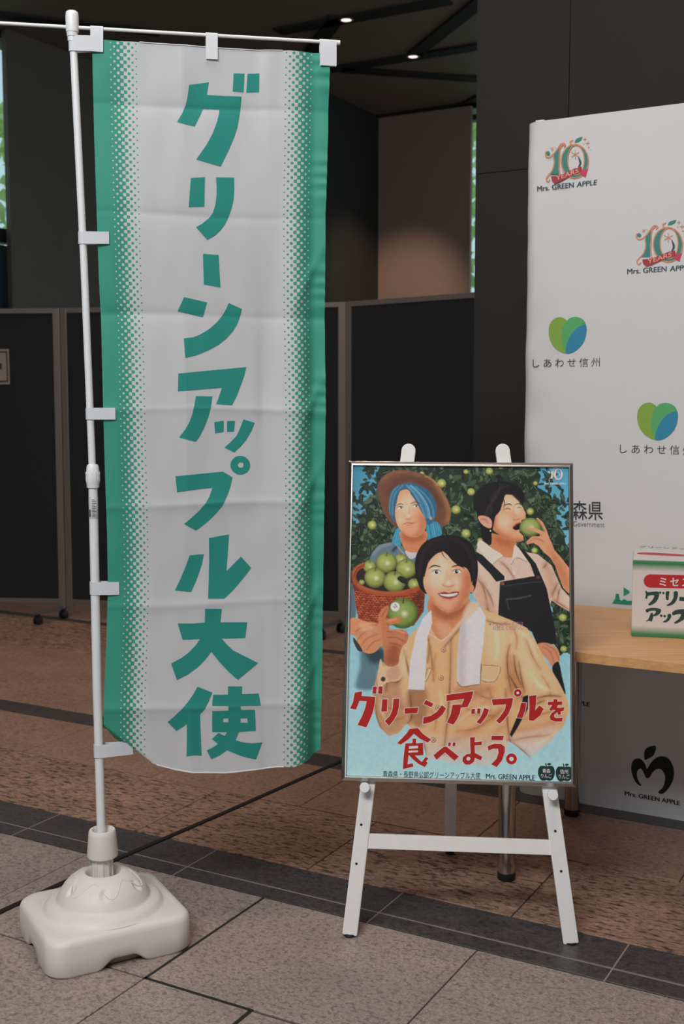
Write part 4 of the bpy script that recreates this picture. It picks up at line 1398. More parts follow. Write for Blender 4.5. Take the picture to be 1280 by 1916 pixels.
for i in range(46):
    k = rnd.random()
    if k < .62:
        u_ = rnd.random()
        p = [(690 + 110 * u_, 270 + 20 * u_), (780 + 120 * u_, 370), (850 + 140 * u_, 500), (900 + 110 * u_, 640)]
    else:
        u_ = rnd.random()
        p = [(690 - 80 * u_, 270 + 20 * u_), (600 - 50 * u_, 360), (565 - 45 * u_, 470), (560 - 40 * u_, 600)]
    line(z2(p), rnd.uniform(2, 5), rnd.choice([(92, 160, 190), (134, 192, 214), (38, 62, 92), (30, 44, 70), (66, 120, 150)]), .7, 1, hm)
for (ex, ey) in ((632, 524), (798, 504)):
    face_feature_eye(*z2([(ex, ey)])[0], 17, 6, -.12, .35)
line(z2([(590,505),(630,480),(670,490)]), [3, 5, 3], (74, 58, 58)); line(z2([(745,482),(800,462),(850,480)]), [3, 5, 3], (70, 56, 58))
line(z2([(742,500),(730,590),(752,632),(720,648),(690,640)]), [2, 3, 4, 4, 2], SKD, .75, 2)
disc(*z2([(728, 610)])[0], 11, SKH, .8, 5)
line(z2([(655,706),(720,688),(760,692),(806,684)]), [2, 4, 4, 2], (140, 66, 52))
line(z2([(690,706),(735,716),(780,698)]), 6, (200, 112, 92), .8, 2)
disc(*z2([(968, 640)])[0], 7, (206, 160, 140), 1, 1)
# basket and apples
poly(z2([(110,1280),(180,1170),(300,1130),(800,1130),(870,1300),(850,1420),(400,1480),(180,1400)]), (48, 34, 28))
bk = poly(z2([(105,1260),(118,1400),(150,1600),(180,1750),(300,1800),(780,1810),(890,1650),(905,1450),(860,1395),(700,1460),(500,1475),(300,1440),(180,1370)]), (118, 50, 34), smooth=False)
for j in range(17):
    y0_ = 1430 + j * 24
    for i in range(24):
        x0_ = 120 + i * 34 + (17 if j % 2 else 0)
        sag = 30 * (1 - ((x0_ - 500) / 400) ** 2)
        line(z2([(x0_ - 16, y0_ + sag + 6), (x0_, y0_ + sag - 5), (x0_ + 16, y0_ + sag + 6)]), 5.5, rnd.choice([(186, 84, 52), (168, 70, 44), (150, 60, 40), (200, 104, 66)]), .9, 0, bk)
poly(z2([(760,1480),(910,1440),(900,1650),(800,1800),(720,1800)]), (50, 26, 22), .55, 18, clip=bk)
for x, y, r in ((300,1165,72),(640,1085,68),(215,1335,32),(783,1355,66),(483,1122,118),(700,1188,112),(360,1285,117),(572,1330,122)):
    q = z2([(x, y)])[0]
    apple(q[0], q[1], r * .4889, (142, 150, 74))
poly(z2([(600,1290),(640,1265),(700,1300),(720,1340),(670,1350),(620,1320)]), (34, 42, 36))
rim = [(245,1145),(165,1185),(128,1265),(165,1360),(300,1430),(500,1462),(700,1442),(845,1395)]
line(z2(rim), 25, (168, 78, 46)); line(z2([(x, y - 8) for x, y in rim]), 9, (206, 118, 72), .6, 3)
for i in range(60):
    k = i / 59 * (len(rim) - 1.001); a_ = int(k); fr_ = k - a_
    x = rim[a_][0] * (1 - fr_) + rim[a_ + 1][0] * fr_; y = rim[a_][1] * (1 - fr_) + rim[a_ + 1][1] * fr_
    line(z2([(x - 16, y + 18), (x + 14, y - 18)]), 2.6, (112, 48, 32), .7)
# left sleeve, hands and trousers of the first figure
poly([(46, 780), (62, 800), (75, 930), (60, 990), (40, 980)], (92, 112, 122))
tr0 = poly([(105,1120),(215,1110),(235,1190),(190,1250),(190,1330),(75,1330),(95,1220)], (86, 112, 122), .9, 8)
poly([(120, 1130), (215, 1120), (225, 1180), (160, 1200)], (44, 56, 62), .9, 12)
hd = poly([(38, 970), (70, 955), (130, 975), (190, 985), (210, 1000), (212, 1080), (195, 1120), (160, 1145), (120, 1140), (85, 1110), (75, 1060), (40, 1035)], (206, 138, 98))
for p in ([(80, 1080), (110, 1040), (170, 1010)], [(100, 1110), (130, 1070), (190, 1040)], [(130, 1130), (160, 1090), (205, 1070)], [(70, 1030), (120, 1000), (190, 995)]):
    line(p, 5, (150, 82, 52), .7, 2, hd)
poly([(90, 990), (140, 985), (170, 1010), (120, 1030)], (228, 172, 134), .7, 8, clip=hd)
poly([(60, 1060), (75, 1075), (110, 1130), (85, 1130), (62, 1085)], (58, 56, 56))

# ---- right figure: biting an apple, dark overalls
shirt3 = z3([(180,1000),(200,920),(240,880),(350,960),(480,1050),(590,1060),(610,940),(740,1010),(850,1030),(1000,1150),(1070,1310),(1110,1400),(1200,1500),(1205,1660),(1100,1600),(1000,1530),(960,1700),(700,1800),(420,1720),(280,1660),(150,1480),(170,1300)])
sm3 = poly(shirt3, (218, 186, 166), smooth=False)
poly(z3([(900,1100),(1010,1200),(1060,1400),(1000,1500),(940,1350)]), (196, 142, 112), .6, 14, clip=sm3)
poly(z3([(180,1250),(300,1500),(430,1700),(250,1650),(150,1450)]), (206, 152, 120), .7, 16, clip=sm3)
for p in ([(190,1280),(260,1400),(300,1560)], [(240,1330),(330,1480),(370,1600)], [(300,1560),(310,1640),(360,1690)], [(1000,1500),(1040,1400),(1070,1340)], [(1060,1560),(1080,1440),(1100,1400)], [(1010,1520),(1110,1580),(1200,1640)], [(900,1180),(930,1160),(960,1100)], [(430,1100),(520,1180),(600,1300)]):
    line(z3(p), 22, (176, 112, 82), .4, 8, sm3)
    line(z3(p), [2, 6, 2], (112, 64, 44), .85, 1, sm3)
nk3 = poly(z3([(320,800),(600,880),(600,960),(580,1060),(480,1055),(380,990),(320,920)]), SKM)
line(z3([(380,850),(480,900),(600,920)]), 40, SKD, .7, 14, nk3)
F3 = [(440,430),(490,380),(570,385),(640,450),(690,520),(722,590),(718,640),(668,662),(684,690),(640,740),(652,790),(692,830),(695,875),(650,896),(570,888),(470,840),(380,780),(345,720),(370,620),(420,530)]
fm3 = poly(z3(F3), SK, smooth=False)
poly(z3([(480,420),(560,400),(640,470),(690,560),(640,600),(520,520)]), SKH, .75, 16, clip=fm3)
poly(z3([(420,600),(520,600),(560,680),(500,760),(420,700)]), SKH, .65, 20, clip=fm3)
line(z3([(380,770),(470,830),(580,885),(690,885)]), 30, SKD, .7, 12, fm3)
poly(z3([(350,640),(400,600),(400,760),(350,740)]), SKD, .6, 10, clip=fm3)
poly(z3([(578,742),(610,706),(650,690),(668,690),(650,755),(610,768)]), (36, 26, 28))
line(z3([(580,735),(620,700),(662,684)]), 6, (176, 88, 72))
line(z3([(600,640),(585,660),(640,652),(668,640)]), [2, 4, 4, 2], SKD, .8, 2)
line(z3([(600,480),(585,560),(605,620)]), 5, SKD, .5, 4, fm3)
line(z3([(480,500),(540,482),(570,500)]), [3, 7, 3], (62, 48, 44)); line(z3([(605,490),(650,478),(670,495)]), [3, 6, 2], (62, 48, 44))
line(z3([(482,548),(520,530),(560,545)]), [2, 5, 2], (48, 36, 34)); line(z3([(622,528),(650,518),(676,530)]), [2, 4, 2], (48, 36, 34))
hr3 = poly(z3([(150,520),(165,380),(240,290),(330,255),(430,238),(560,252),(660,305),(705,390),(690,490),(650,440),(600,385),(560,375),(500,385),(470,470),(440,560),(390,620),(370,720),(350,800),(350,880),(335,930),(270,890),(240,820),(225,720),(195,640),(185,580)]), (30, 27, 28))
for i in range(26):
    u_ = rnd.random()
    line(z3([(420 + 140 * u_, 260 + 20 * u_), (330 - 90 * u_ + 100, 380), (300 + 60 * u_, 520), (260 + 90 * u_, 640)]), rnd.uniform(1.5, 3), rnd.choice([(52, 46, 48), (20, 18, 20), (64, 56, 58)]), .6, 1, hr3)
line(z3([(470,400),(490,480),(470,560)]), [6, 4, 1], (34, 28, 28)); line(z3([(455,410),(440,520),(410,600)]), [8, 6, 2], (32, 27, 28))
poly(z3([(200,630),(240,610),(310,625),(350,670),(345,740),(300,740),(240,700)]), (218, 160, 132)); line(z3([(225,650),(280,650),(310,700)]), 8, (160, 92, 70), .8, 3)
disc(*z3([(336, 775)])[0], 4, (230, 225, 220))
q3 = z3([(772, 735)])[0]
apple(q3[0], q3[1], 58, (140, 152, 84), 50, False)
hand3 = poly(z3([(835,640),(850,632),(905,680),(945,760),(975,850),(1000,900),(1030,980),(1100,1060),(1200,1190),(1205,1470),(1130,1400),(1080,1270),(1040,1150),(990,1070),(920,1010),(860,940),(800,905),(735,925),(725,895),(790,835),(870,835),(880,810),(800,780),(730,755),(735,738),(800,740),(870,762),(930,790),(880,700)]), (220, 156, 118), smooth=False)
poly(z3([(950,900),(1030,1010),(1130,1150),(1200,1300),(1200,1460),(1100,1330),(1000,1080)]), (196, 118, 78), .8, 16, clip=hand3)
for p in ([(735,760),(810,790),(900,830)], [(735,915),(800,870),(890,880)], [(790,850),(870,860),(920,900)], [(850,650),(900,720),(930,790)]):
    line(z3(p), 4, (150, 84, 58), .75, 1.5, hand3)
poly(z3([(190,935),(235,880),(345,960),(475,1050),(400,1100),(350,1150),(270,1050)]), (228, 202, 186))
poly(z3([(600,930),(650,980),(740,1110),(690,1090),(640,1060),(560,1140),(575,1070)]), (228, 202, 186))
line(z3([(350,1150),(420,1090),(480,1052)]), 3.5, (140, 96, 78), .8); line(z3([(560,1145),(620,1070),(735,1112)]), 3.5, (140, 96, 78), .8)
for (x, y) in ((590, 1222), (600, 1240)): disc(*z3([(x, y)])[0], 7, (226, 206, 194))
ov = poly([(841,764),(1031,732),(1066,744),(1090,800),(1110,895),(1132,1000),(1145,1095),(1040,1100),(1010,1030),(900,975),(831,940),(836,850)], (36, 34, 36), smooth=False)
poly(z3([(180,1000),(250,1040),(490,1270),(490,1310),(400,1330),(330,1240),(180,1085)]), (34, 34, 36), smooth=False)
poly(z3([(630,940),(720,1000),(830,1130),(900,1290),(820,1275),(770,1140)]), (34, 34, 36), smooth=False)
line(z3([(480,1380),(700,1345),(900,1330)]), 3, (74, 72, 74), .8); line(z3([(510,1520),(640,1510),(780,1480)]), 2.5, (150, 146, 144), .6, 1)
line(z3([(510,1520),(540,1640)]), 2.5, (110, 106, 106), .6, 1)
disc(*z3([(470, 1350)])[0], 9, (130, 84, 68)); disc(*z3([(855, 1280)])[0], 9, (96, 56, 54))
poly([(1035,1100),(1085,1088),(1142,1115),(1160,1165),(1150,1205),(1120,1215),(1095,1180),(1060,1140)], (208, 138, 102))
for p in ([(1070, 1110), (1110, 1140), (1130, 1200)], [(1090, 1100), (1135, 1130), (1155, 1185)]): line(p, 4, (150, 84, 58), .8, 1)
poly([(1118, 1222), (1152, 1190), (1172, 1270), (1190, 1360), (1165, 1350), (1140, 1290)], (34, 34, 36))

# ---- middle figure: tan work jacket, towel round the neck
JK = (224, 172, 122)
jk_pts = [(440,975),(480,940),(560,1040),(640,920),(690,870),(740,905),(900,968),(985,1010),(1035,1090),(1095,1200),(1155,1300),(1200,1390),(1210,1450),(1180,1530),(1110,1610),(1000,1700),(930,1640),(885,1610),(870,1690),(760,1745),(600,1730),(450,1700),(430,1600),(345,1520),(300,1570),(250,1586),(200,1540),(172,1450),(165,1340),(190,1250),(205,1180),(240,1215),(300,1190),(320,1110),(370,1040)]
jm = poly(jk_pts, JK, smooth=False)
poly([(900,980),(1000,1030),(1070,1200),(1150,1350),(1050,1360),(940,1250),(890,1100)], (232, 194, 152), .8, 26, clip=jm)
poly([(760,960),(870,990),(860,1180),(780,1190)], (230, 192, 150), .8, 22, clip=jm)
poly([(180,1260),(320,1240),(350,1500),(260,1590),(190,1540),(170,1420)], (176, 128, 98), .75, 22, clip=jm)
poly([(300,1150),(350,1080),(370,1330),(330,1400),(310,1300)], (230, 188, 146), .7, 12, clip=jm)
poly([(355,1340),(450,1330),(450,1500),(400,1540),(360,1480)], (150, 98, 66), .8, 14, clip=jm)
poly([(890,1150),(940,1250),(960,1380),(900,1420),(870,1250)], (196, 134, 88), .7, 18, clip=jm)
poly([(610,1320),(740,1310),(820,1330),(700,1400),(600,1400)], (180, 118, 82), .7, 14, clip=jm)
for p, w_ in (([(560,1620),(700,1560),(850,1440)], 30), ([(620,1680),(760,1620),(870,1520)], 22), ([(900,1560),(1060,1540),(1180,1480)], 34), ([(560,1500),(680,1460),(800,1380)], 20)):
    line(p, w_, (178, 116, 78), .55, 14, jm)
poly([(880,1600),(1000,1560),(1150,1540),(1100,1630),(990,1710),(900,1650)], (226, 196, 176), .75, 16, clip=jm)
fade = np.clip((yy - 1560) / 190, 0, 1) * jm
lay(fade, (186, 204, 206), .85)
for p, w_ in (([(895,1090),(880,1160),(885,1260),(905,1360)], 4), ([(915,1150),(925,1240),(960,1330)], 5), ([(940,1180),(955,1280),(975,1360)], 4), ([(890,1260),(930,1330),(965,1390)], 6), ([(1010,1390),(1100,1370),(1170,1375)], 5), ([(1020,1420),(1080,1395)], 4), ([(880,1600),(960,1660),(1000,1700)], 3), ([(870,1330),(880,1500),(895,1620)], 4), ([(580,1060),(575,1300),(560,1500),(540,1690)], 4), ([(470,1100),(490,1300)], 3), ([(330,1120),(350,1220),(370,1300)], 4), ([(205,1180),(220,1240),(240,1290),(235,1350)], 4), ([(235,1290),(290,1300),(320,1270)], 4), ([(360,1340),(370,1480),(345,1520)], 5), ([(175,1350),(185,1480),(215,1550)], 3), ([(430,1600),(450,1690)], 3), ([(740,960),(820,985),(900,990)], 3)):
    line(p, w_ * 6, (150, 92, 58), .38, 8, jm)
    line(p, [w_ * .4, w_ * 1.5, w_ * .4], (84, 50, 36), .9, 1)
poly([(965,1375),(992,1365),(990,1440),(935,1540),(902,1592),(893,1575),(945,1450)], (34, 32, 32), smooth=False)
cuff = poly([(205,1175),(225,1215),(300,1195),(318,1260),(300,1290),(240,1300),(195,1330),(190,1270)], (226, 182, 142))
poly([(240,1230),(300,1210),(310,1270),(250,1290)], (176, 128, 104), .6, 8, clip=cuff)
disc(219, 1282, 13, (96, 62, 54)); disc(219, 1282, 6, (60, 40, 38))
# more creases in the jacket
for p, w_ in (([(905,1000),(930,1060),(925,1130)], 4), ([(980,1060),(1010,1150),(1060,1240)], 5), ([(1060,1260),(1100,1320),(1110,1370)], 4), ([(780,1330),(800,1400),(780,1480)], 4), ([(640,1420),(720,1470),(840,1480)], 5), ([(600,1560),(720,1540),(860,1440)], 5), ([(470,1440),(500,1500),(490,1560)], 4), ([(210,1400),(260,1440),(330,1430)], 5), ([(230,1480),(280,1500),(340,1480)], 4), ([(900,1610),(1000,1590),(1120,1580)], 5), ([(960,1500),(1060,1470),(1170,1440)], 5), ([(690,1340),(760,1380),(850,1390)], 4), ([(500,1140),(490,1210),(500,1260)], 3)):
    line(p, w_ * 6, (186, 120, 76), .4, 9, jm)
    line(p, [w_ * .3, w_, w_ * .3], (128, 78, 50), .7, 1.5, jm)
for p, w_ in (([(930,1010),(1000,1080),(1040,1180)], 16), ([(800,990),(830,1080),(820,1180)], 18), ([(1000,1250),(1060,1320),(1120,1350)], 16), ([(520,1340),(530,1420),(510,1500)], 12), ([(620,1500),(720,1440),(820,1430)], 14), ([(1010,1640),(1090,1600),(1150,1560)], 12), ([(200,1380),(210,1450),(240,1510)], 10), ([(340,1110),(330,1200),(345,1280)], 9)):
    line(p, [w_ * .3, w_, w_ * .3], (246, 220, 184), .6, 6, jm)
# pocket flaps
for pk in ([(744,1207),(838,1215),(834,1258),(806,1296),(742,1286)], [(455,1225),(476,1228),(450,1290),(440,1285)]):
    poly(pk, (224, 178, 134), smooth=False); line(pk + [pk[0]], 3.5, (112, 76, 60), .85)
    line([(x - 2, y - 5) for x, y in pk[1:]], 3, (236, 214, 190), .8)
# neck, collar, towel
nk2 = poly([(470,850),(670,850),(655,940),(600,1020),(540,1078),(490,1040),(465,960)], SKM)
line([(480,890),(560,950),(660,890)], 46, (158, 84, 54), .85, 14, nk2)
poly([(500, 980), (560, 990), (590, 1030), (540, 1075)], (226, 170, 134), .6, 12, clip=nk2)
poly([(450,1030),(470,1035),(530,1070),(600,1000),(640,960),(650,1000),(590,1060),(545,1120),(530,1085),(460,1075)], (216, 166, 124))
line([(455,1035),(500,1062),(532,1078),(590,1030),(635,975)], 4, (226, 204, 184)); line([(458,1060),(465,1110),(455,1200)], 8, (84, 56, 46), .8, 3)
line([(545,1110),(575,1075),(630,1010)], 8, (70, 50, 44), .8, 3)
poly([(432,955),(475,915),(480,985),(455,1060),(448,1180),(438,1342),(352,1338),(362,1190),(395,1040)], (218, 207, 206), smooth=False)
tw = poly([(655,930),(735,895),(765,950),(752,1100),(738,1200),(735,1308),(690,1312),(640,1322),(612,1295),(614,1150),(626,1020)], (220, 208, 208), smooth=False)
poly([(690,870),(735,895),(670,960),(640,985),(650,920)], (224, 186, 158), .9, 6)
poly([(620,1000),(660,980),(650,1310),(612,1300)], (188, 174, 176), .7, 12, clip=tw)
line([(352,1338),(438,1342)], 3, (120, 92, 84), .8); line([(612,1296),(640,1322),(735,1310)], 4, (92, 66, 58), .8); line([(740,1200),(736,1306)], 4, (92, 66, 58), .8)
for (x, y) in ((541, 1126), (527, 1276), (510, 1435), (487, 1606)):
    disc(x, y, 14, (132, 92, 70)); disc(x - 1, y - 1, 11, (214, 168, 128)); disc(x, y, 4, (120, 80, 62))
# hand with the near apple
apple(323, 931, 81, (122, 142, 66), 83, True, (172, 180, 104), (70, 86, 38))
disc(283, 897, 24, (238, 232, 226)); line([(274, 892), (281, 903), (290, 890), (293, 903)], 4, (176, 108, 70)); disc(283, 886, 4, (64, 96, 88))
hn = poly([(192,960),(205,920),(240,890),(248,905),(244,930),(234,962),(300,950),(314,962),(305,982),(255,995),(262,1015),(330,1020),(352,1045),(347,1085),(322,1110),(305,1165),(300,1200),(262,1216),(228,1200),(222,1130),(205,1080),(195,1020)], (196, 120, 82))
poly([(300,1100),(250,1110),(230,1200),(300,1200)], (140, 72, 48), .75, 12, clip=hn)
for p in ([(235,985),(262,1000),(310,985)], [(240,1030),(290,1030),(345,1050)], [(240,1060),(290,1062),(340,1085)], [(250,1090),(290,1095),(320,1110)], [(210,950),(225,925),(243,905)]):
    line(p, 5, (128, 66, 44), .75, 2, hn)
line([(250, 1018), (290, 1024), (335, 1040)], 8, (228, 166, 126), .7, 3, hn); line([(245,972),(290,962)], 8, (232, 172, 132), .7, 3, hn)
line([(200,985),(205,1040),(215,1090)], 10, (222, 156, 114), .5, 4, hn)
# head
poly([(388,690),(396,620),(430,562),(480,532),(550,515),(620,520),(680,552),(712,610),(724,690),(716,770),(700,815),(660,830),(470,830),(430,815),(404,770)], (32, 26, 28))
F2_ = [(437,720),(448,660),(490,612),(535,596),(580,610),(640,640),(680,690),(692,740),(690,800),(668,858),(632,905),(582,928),(535,918),(494,884),(456,832),(434,780)]
fm2 = poly(F2_, SK)
poly([(455,760),(470,680),(520,620),(580,640),(570,740),(540,800),(480,800)], SKH, .75, 22, clip=fm2)
poly([(580,740),(630,740),(650,790),(600,810)], SKH, .65, 14, clip=fm2)
poly([(650,700),(700,720),(690,820),(630,915),(570,935),(620,860)], SKD, .7, 20, clip=fm2)
line([(460,840),(520,908),(580,925),(640,895)], 18, SKD, .65, 10, fm2)
disc(463, 800, 18, (232, 140, 110), .5, 10, clip=fm2); disc(650, 800, 18, (220, 124, 92), .5, 10, clip=fm2)
line([(460,694),(490,678),(524,684)], [3, 9, 4], (48, 36, 36)); line([(584,686),(620,676),(652,694)], [4, 9, 3], (48, 36, 36))
face_feature_eye(503, 713, 24, 10, .02, .0); face_feature_eye(612, 711, 23, 10, .02, -.1)
line([(560,700),(556,750),(540,776)], 5, SKD, .4, 4, fm2)
line([(532,778),(545,786),(565,790),(590,786),(602,778)], [3, 5, 4, 5, 3], (150, 78, 58), .9, 1); disc(566, 768, 14, SKH, .8, 6)
poly([(512,828),(545,822),(570,826),(595,820),(624,820),(606,846),(570,856),(535,848)], (150, 62, 54))
poly([(520,829),(560,831),(615,824),(600,838),(565,843),(535,838)], (244, 238, 232))
line([(510,827),(545,820),(570,824),(596,818),(626,818)], [2, 4, 3, 4, 2], (128, 60, 52)); line([(535,852),(572,862),(606,848)], 8, (214, 128, 108), .85, 2)
hm2 = poly([(530,592),(560,585),(620,600),(680,640),(700,690),(690,770),(680,720),(660,690),(625,680),(590,655),(560,620)], (32, 26, 28))
poly([(437,740),(430,690),(445,640),(490,600),(540,585),(545,598),(500,618),(462,660),(446,710)], (32, 26, 28))
line([(528,596),(540,625),(565,648)], [5, 4, 1], (36, 28, 28))
for i in range(22):
    u_ = rnd.random()
    line([(560 - 60 * u_, 530), (480 - 50 * u_, 560 + 10 * u_), (430 - 20 * u_, 640), (415 - 8 * u_, 740)], rnd.uniform(1.5, 3), rnd.choice([(58, 42, 48), (20, 17, 20), (46, 36, 40)]), .6, 1)
    line([(570 + 40 * u_, 530), (640 + 40 * u_, 570 + 10 * u_), (690 + 15 * u_, 650), (700 + 12 * u_, 760)], rnd.uniform(1.5, 3), rnd.choice([(58, 42, 48), (20, 17, 20), (46, 36, 40)]), .6, 1)
poly([(686,780),(702,790),(696,820),(684,815)], (206, 138, 104))
# brushwork: fine uneven strokes over the whole print
rs_ = np.random.RandomState(5)
bn = blur(rs_.rand(CH, CW) - 0.5, 6) * 5.0
bn2 = rs_.rand(CH, CW) - 0.5
for _ in range(5):
    bn2 = (bn2 + np.roll(np.roll(bn2, 1, 0), 1, 1)) / 2
ca *= np.clip(1 + 0.16 * bn + 0.12 * bn2, 0.7, 1.35)[..., None]

# ---- carry the painting over to the sheet
GW, GH = 430, 606
ia, ib = fw / 2 - RWd + 0.001, fh / 2 - RWd + 0.001
A0 = np.linspace(-ia, ia, GW); B0 = np.linspace(ib, -ib, GH)
HS = -0.0068
o_ = FP.pt(0, 0, HS)
gx = A0[None, :, None] * np.array(FP.e1) + B0[:, None, None] * np.array(FP.e2) + np.array(o_)
dd = gx - np.array(CAM)
yc = CP * dd[..., 1] - SP * dd[..., 2]; zc_ = SP * dd[..., 1] + CP * dd[..., 2]
pxx = 640 + FPX * dd[..., 0] / yc; pyy = 958 - FPX * zc_ / yc
u_ = np.clip((pxx - 640) * 2.84444 * CS - 0.5, 0, CW - 1.001); v_ = np.clip((pyy - 820) * 2.84444 * CS - 0.5, 0, CH - 1.001)
iu, iv = u_.astype(int), v_.astype(int); fu, fv = (u_ - iu)[..., None], (v_ - iv)[..., None]
smp = ca[iv, iu] * (1 - fu) * (1 - fv) + ca[iv, iu + 1] * fu * (1 - fv) + ca[iv + 1, iu] * (1 - fu) * fv + ca[iv + 1, iu + 1] * fu * fv
inv = np.array(wmat(frame).inverted())
vert = gx.reshape(-1, 3) @ inv[:3, :3].T + inv[:3, 3]
idx = np.arange(GW * GH).reshape(GH, GW)
quads = np.stack([idx[:-1, :-1], idx[1:, :-1], idx[1:, 1:], idx[:-1, 1:]], -1).reshape(-1, 4)
me = bpy.data.meshes.new('poster_print')
me.vertices.add(len(vert)); me.vertices.foreach_set('co', vert.astype(np.float32).ravel())
me.loops.add(quads.size); me.loops.foreach_set('vertex_index', quads.astype(np.int32).ravel())
me.polygons.add(len(quads)); me.polygons.foreach_set('loop_start', np.arange(0, quads.size, 4, dtype=np.int32))
me.update(calc_edges=True)
at_ = me.color_attributes.new('print', 'FLOAT_COLOR', 'POINT')
PGAIN = 1.25
cols = np.concatenate([np.clip(smp.reshape(-1, 3) * PGAIN, 0, 0.85), np.ones((len(vert), 1))], 1)
at_.data.foreach_set('color', cols.astype(np.float32).ravel())
m, nt, b = new_mat('printed_poster')
cn = nt.nodes.new('ShaderNodeVertexColor'); cn.layer_name = 'print'
nt.links.new(cn.outputs[0], b.inputs['Base Color'])
b.inputs['Roughness'].default_value = 0.5; b.inputs['Specular IOR Level'].default_value = 0.15
me.materials.append(m)
sheet = link('poster_print', me, frame)
sheet['label'] = 'printed sheet with three illustrated farmers, apples and red slogan'

# ---- poster lettering
PL0 = Plane(FP.pt(0, 0, HS), FP.e1, FP.e2)
zz = lambda p: [(640 + x / 2.84444, 820 + y / 2.84444) for x, y in p]
G1 = lambda p: Z(640, 1150, 5.805, p)
G2 = lambda p: Z(860, 1150, 5.565, p)
slogan = [
 [G1([(138,848),(218,832),(213,884),(362,893),(355,970),(335,1060),(300,1150),(264,1224),(168,1197),(215,1110),(250,1020),(268,940),(190,935),(152,1031),(88,1018),(120,950)])],
 [G1([(338,782),(378,780),(370,860),(330,858)])], [G1([(398,780),(442,780),(438,860),(392,858)])],
 [G1([(438,920),(494,920),(488,1052),(426,1054)])], [G1([(560,914),(624,910),(618,1000),(600,1080),(560,1150),(510,1208),(464,1155),(520,1100),(548,1030)])],
 [G1([(682,1016),(828,1008),(818,1072),(680,1076)])],
 [G1([(912,926),(992,966),(972,1006),(884,970)])], [G1([(1085,982),(1130,1018),(1095,1080),(1040,1130),(960,1170),(880,1188),(884,1115),(960,1100),(1030,1055)])],
 [zz([(556,1366),(700,1346),(690,1385),(668,1430),(632,1433),(650,1387),(556,1399)])], [zz([(588,1419),(636,1416),(628,1460),(612,1497),(592,1524),(558,1512),(578,1470)])],
 [G2([(124,985),(160,982),(158,1034),(122,1034)])], [G2([(186,978),(220,978),(214,1032),(182,1032)])], [G2([(258,970),(308,990),(285,1050),(250,1100),(216,1140),(176,1118),(215,1075),(240,1020)])],
 [G2([(336,882),(556,868),(556,890),(540,960),(505,1040),(460,1095),(416,1134),(380,1105),(430,1050),(470,990),(484,934),(346,944)])], [G2(circ(606, 815, 40)), G2(circ(606, 815, 15, n=16))],
 [G2([(640,918),(696,920),(685,990),(655,1076),(594,1072),(622,1000)])], [G2([(722,848),(800,836),(795,930),(786,1000),(830,945),(876,980),(840,1050),(768,1106),(720,1100),(728,960)])],
 [G2([(918,908),(976,906),(978,880),(1018,880),(1018,906),(1070,903),(1066,938),(1022,942),(1012,966),(1040,972),(1090,964),(1084,1000),(1052,1010),(1054,1040),(1022,1042),(1020,1015),(985,1040),(985,1065),(1010,1078),(1074,1072),(1068,1112),(990,1112),(945,1095),(938,1060),(955,1030),(1000,995),(975,990),(948,1005),(935,985),(965,940),(918,944)])],
 [G1([(735,1240),(825,1232),(880,1295),(968,1358),(930,1388),(850,1350),(780,1293),(720,1355),(640,1410),(600,1396),(665,1330),(705,1285)])],
 [G1([(768,1345),(806,1348),(804,1400),(880,1392),(884,1525),(790,1530),(830,1570),(868,1600),(908,1545),(940,1562),(912,1592),(930,1610),(900,1655),(830,1620),(770,1570),(730,1528),(722,1530),(712,1625),(768,1615),(775,1650),(662,1678),(668,1560),(688,1400),(764,1396)]),
  G1([(728,1428),(826,1422),(826,1452),(726,1458)]), G1([(724,1478),(826,1474),(826,1494),(722,1500)])],
 [zz([(487,1687),(540,1643),(556,1641),(622,1694),(598,1716),(548,1672),(503,1711)])], [zz([(567,1619),(580,1619),(577,1638),(565,1638)])], [zz([(590,1619),(604,1619),(602,1638),(588,1638)])],
 [G2([(108,1278),(160,1275),(156,1328),(232,1320),(230,1358),(156,1362),(160,1440),(236,1480),(220,1518),(160,1490),(150,1530),(110,1560),(60,1560),(30,1525),(34,1485),(70,1455),(115,1448)]), G2(circ(92, 1500, 21, n=16))],
 [G2([(332,1262),(460,1262),(450,1308),(330,1305)])], [G2([(292,1370),(360,1345),(430,1345),(470,1375),(470,1430),(440,1520),(386,1586),(330,1558),(385,1500),(405,1440),(400,1395),(350,1395),(300,1415)])],
 [G2(circ(540, 1502, 56)), G2(circ(540, 1502, 24, n=16))],
]
print_on('slogan_outline', PL0, [[offset_loop(s[0], 1.1)] for s in slogan], M['poster_white'], 0.0003, frame)
M['hole_tan'] = plain('poster_tan_print', (214, 180, 150), 0.5)
print_on('slogan_lettering', PL0, slogan, M['poster_red'], 0.0006, frame)
text_on('caption_lettering', PL0, [dict(s='青森県・長野県公認グリーンアップル大使', A=(716.5, 1453), B=(899, 1456.5), height=11, bold=0.004),
    dict(s='Mrs. GREEN APPLE', A=(909.5, 1456.8), B=(1000.5, 1460.2), height=9.5, fat=0.5)], M['poster_dark'], 0.0004, frame)
text_on('small_notice', PL0, [dict(s='※アレルギーの方は', A=(915, 1171), B=(979, 1170.5), height=8, bold=0.003), dict(s='お控えください。', A=(922, 1178.5), B=(978, 1178), height=7.5, bold=0.003)], M['poster_purple'], 0.0004, frame)
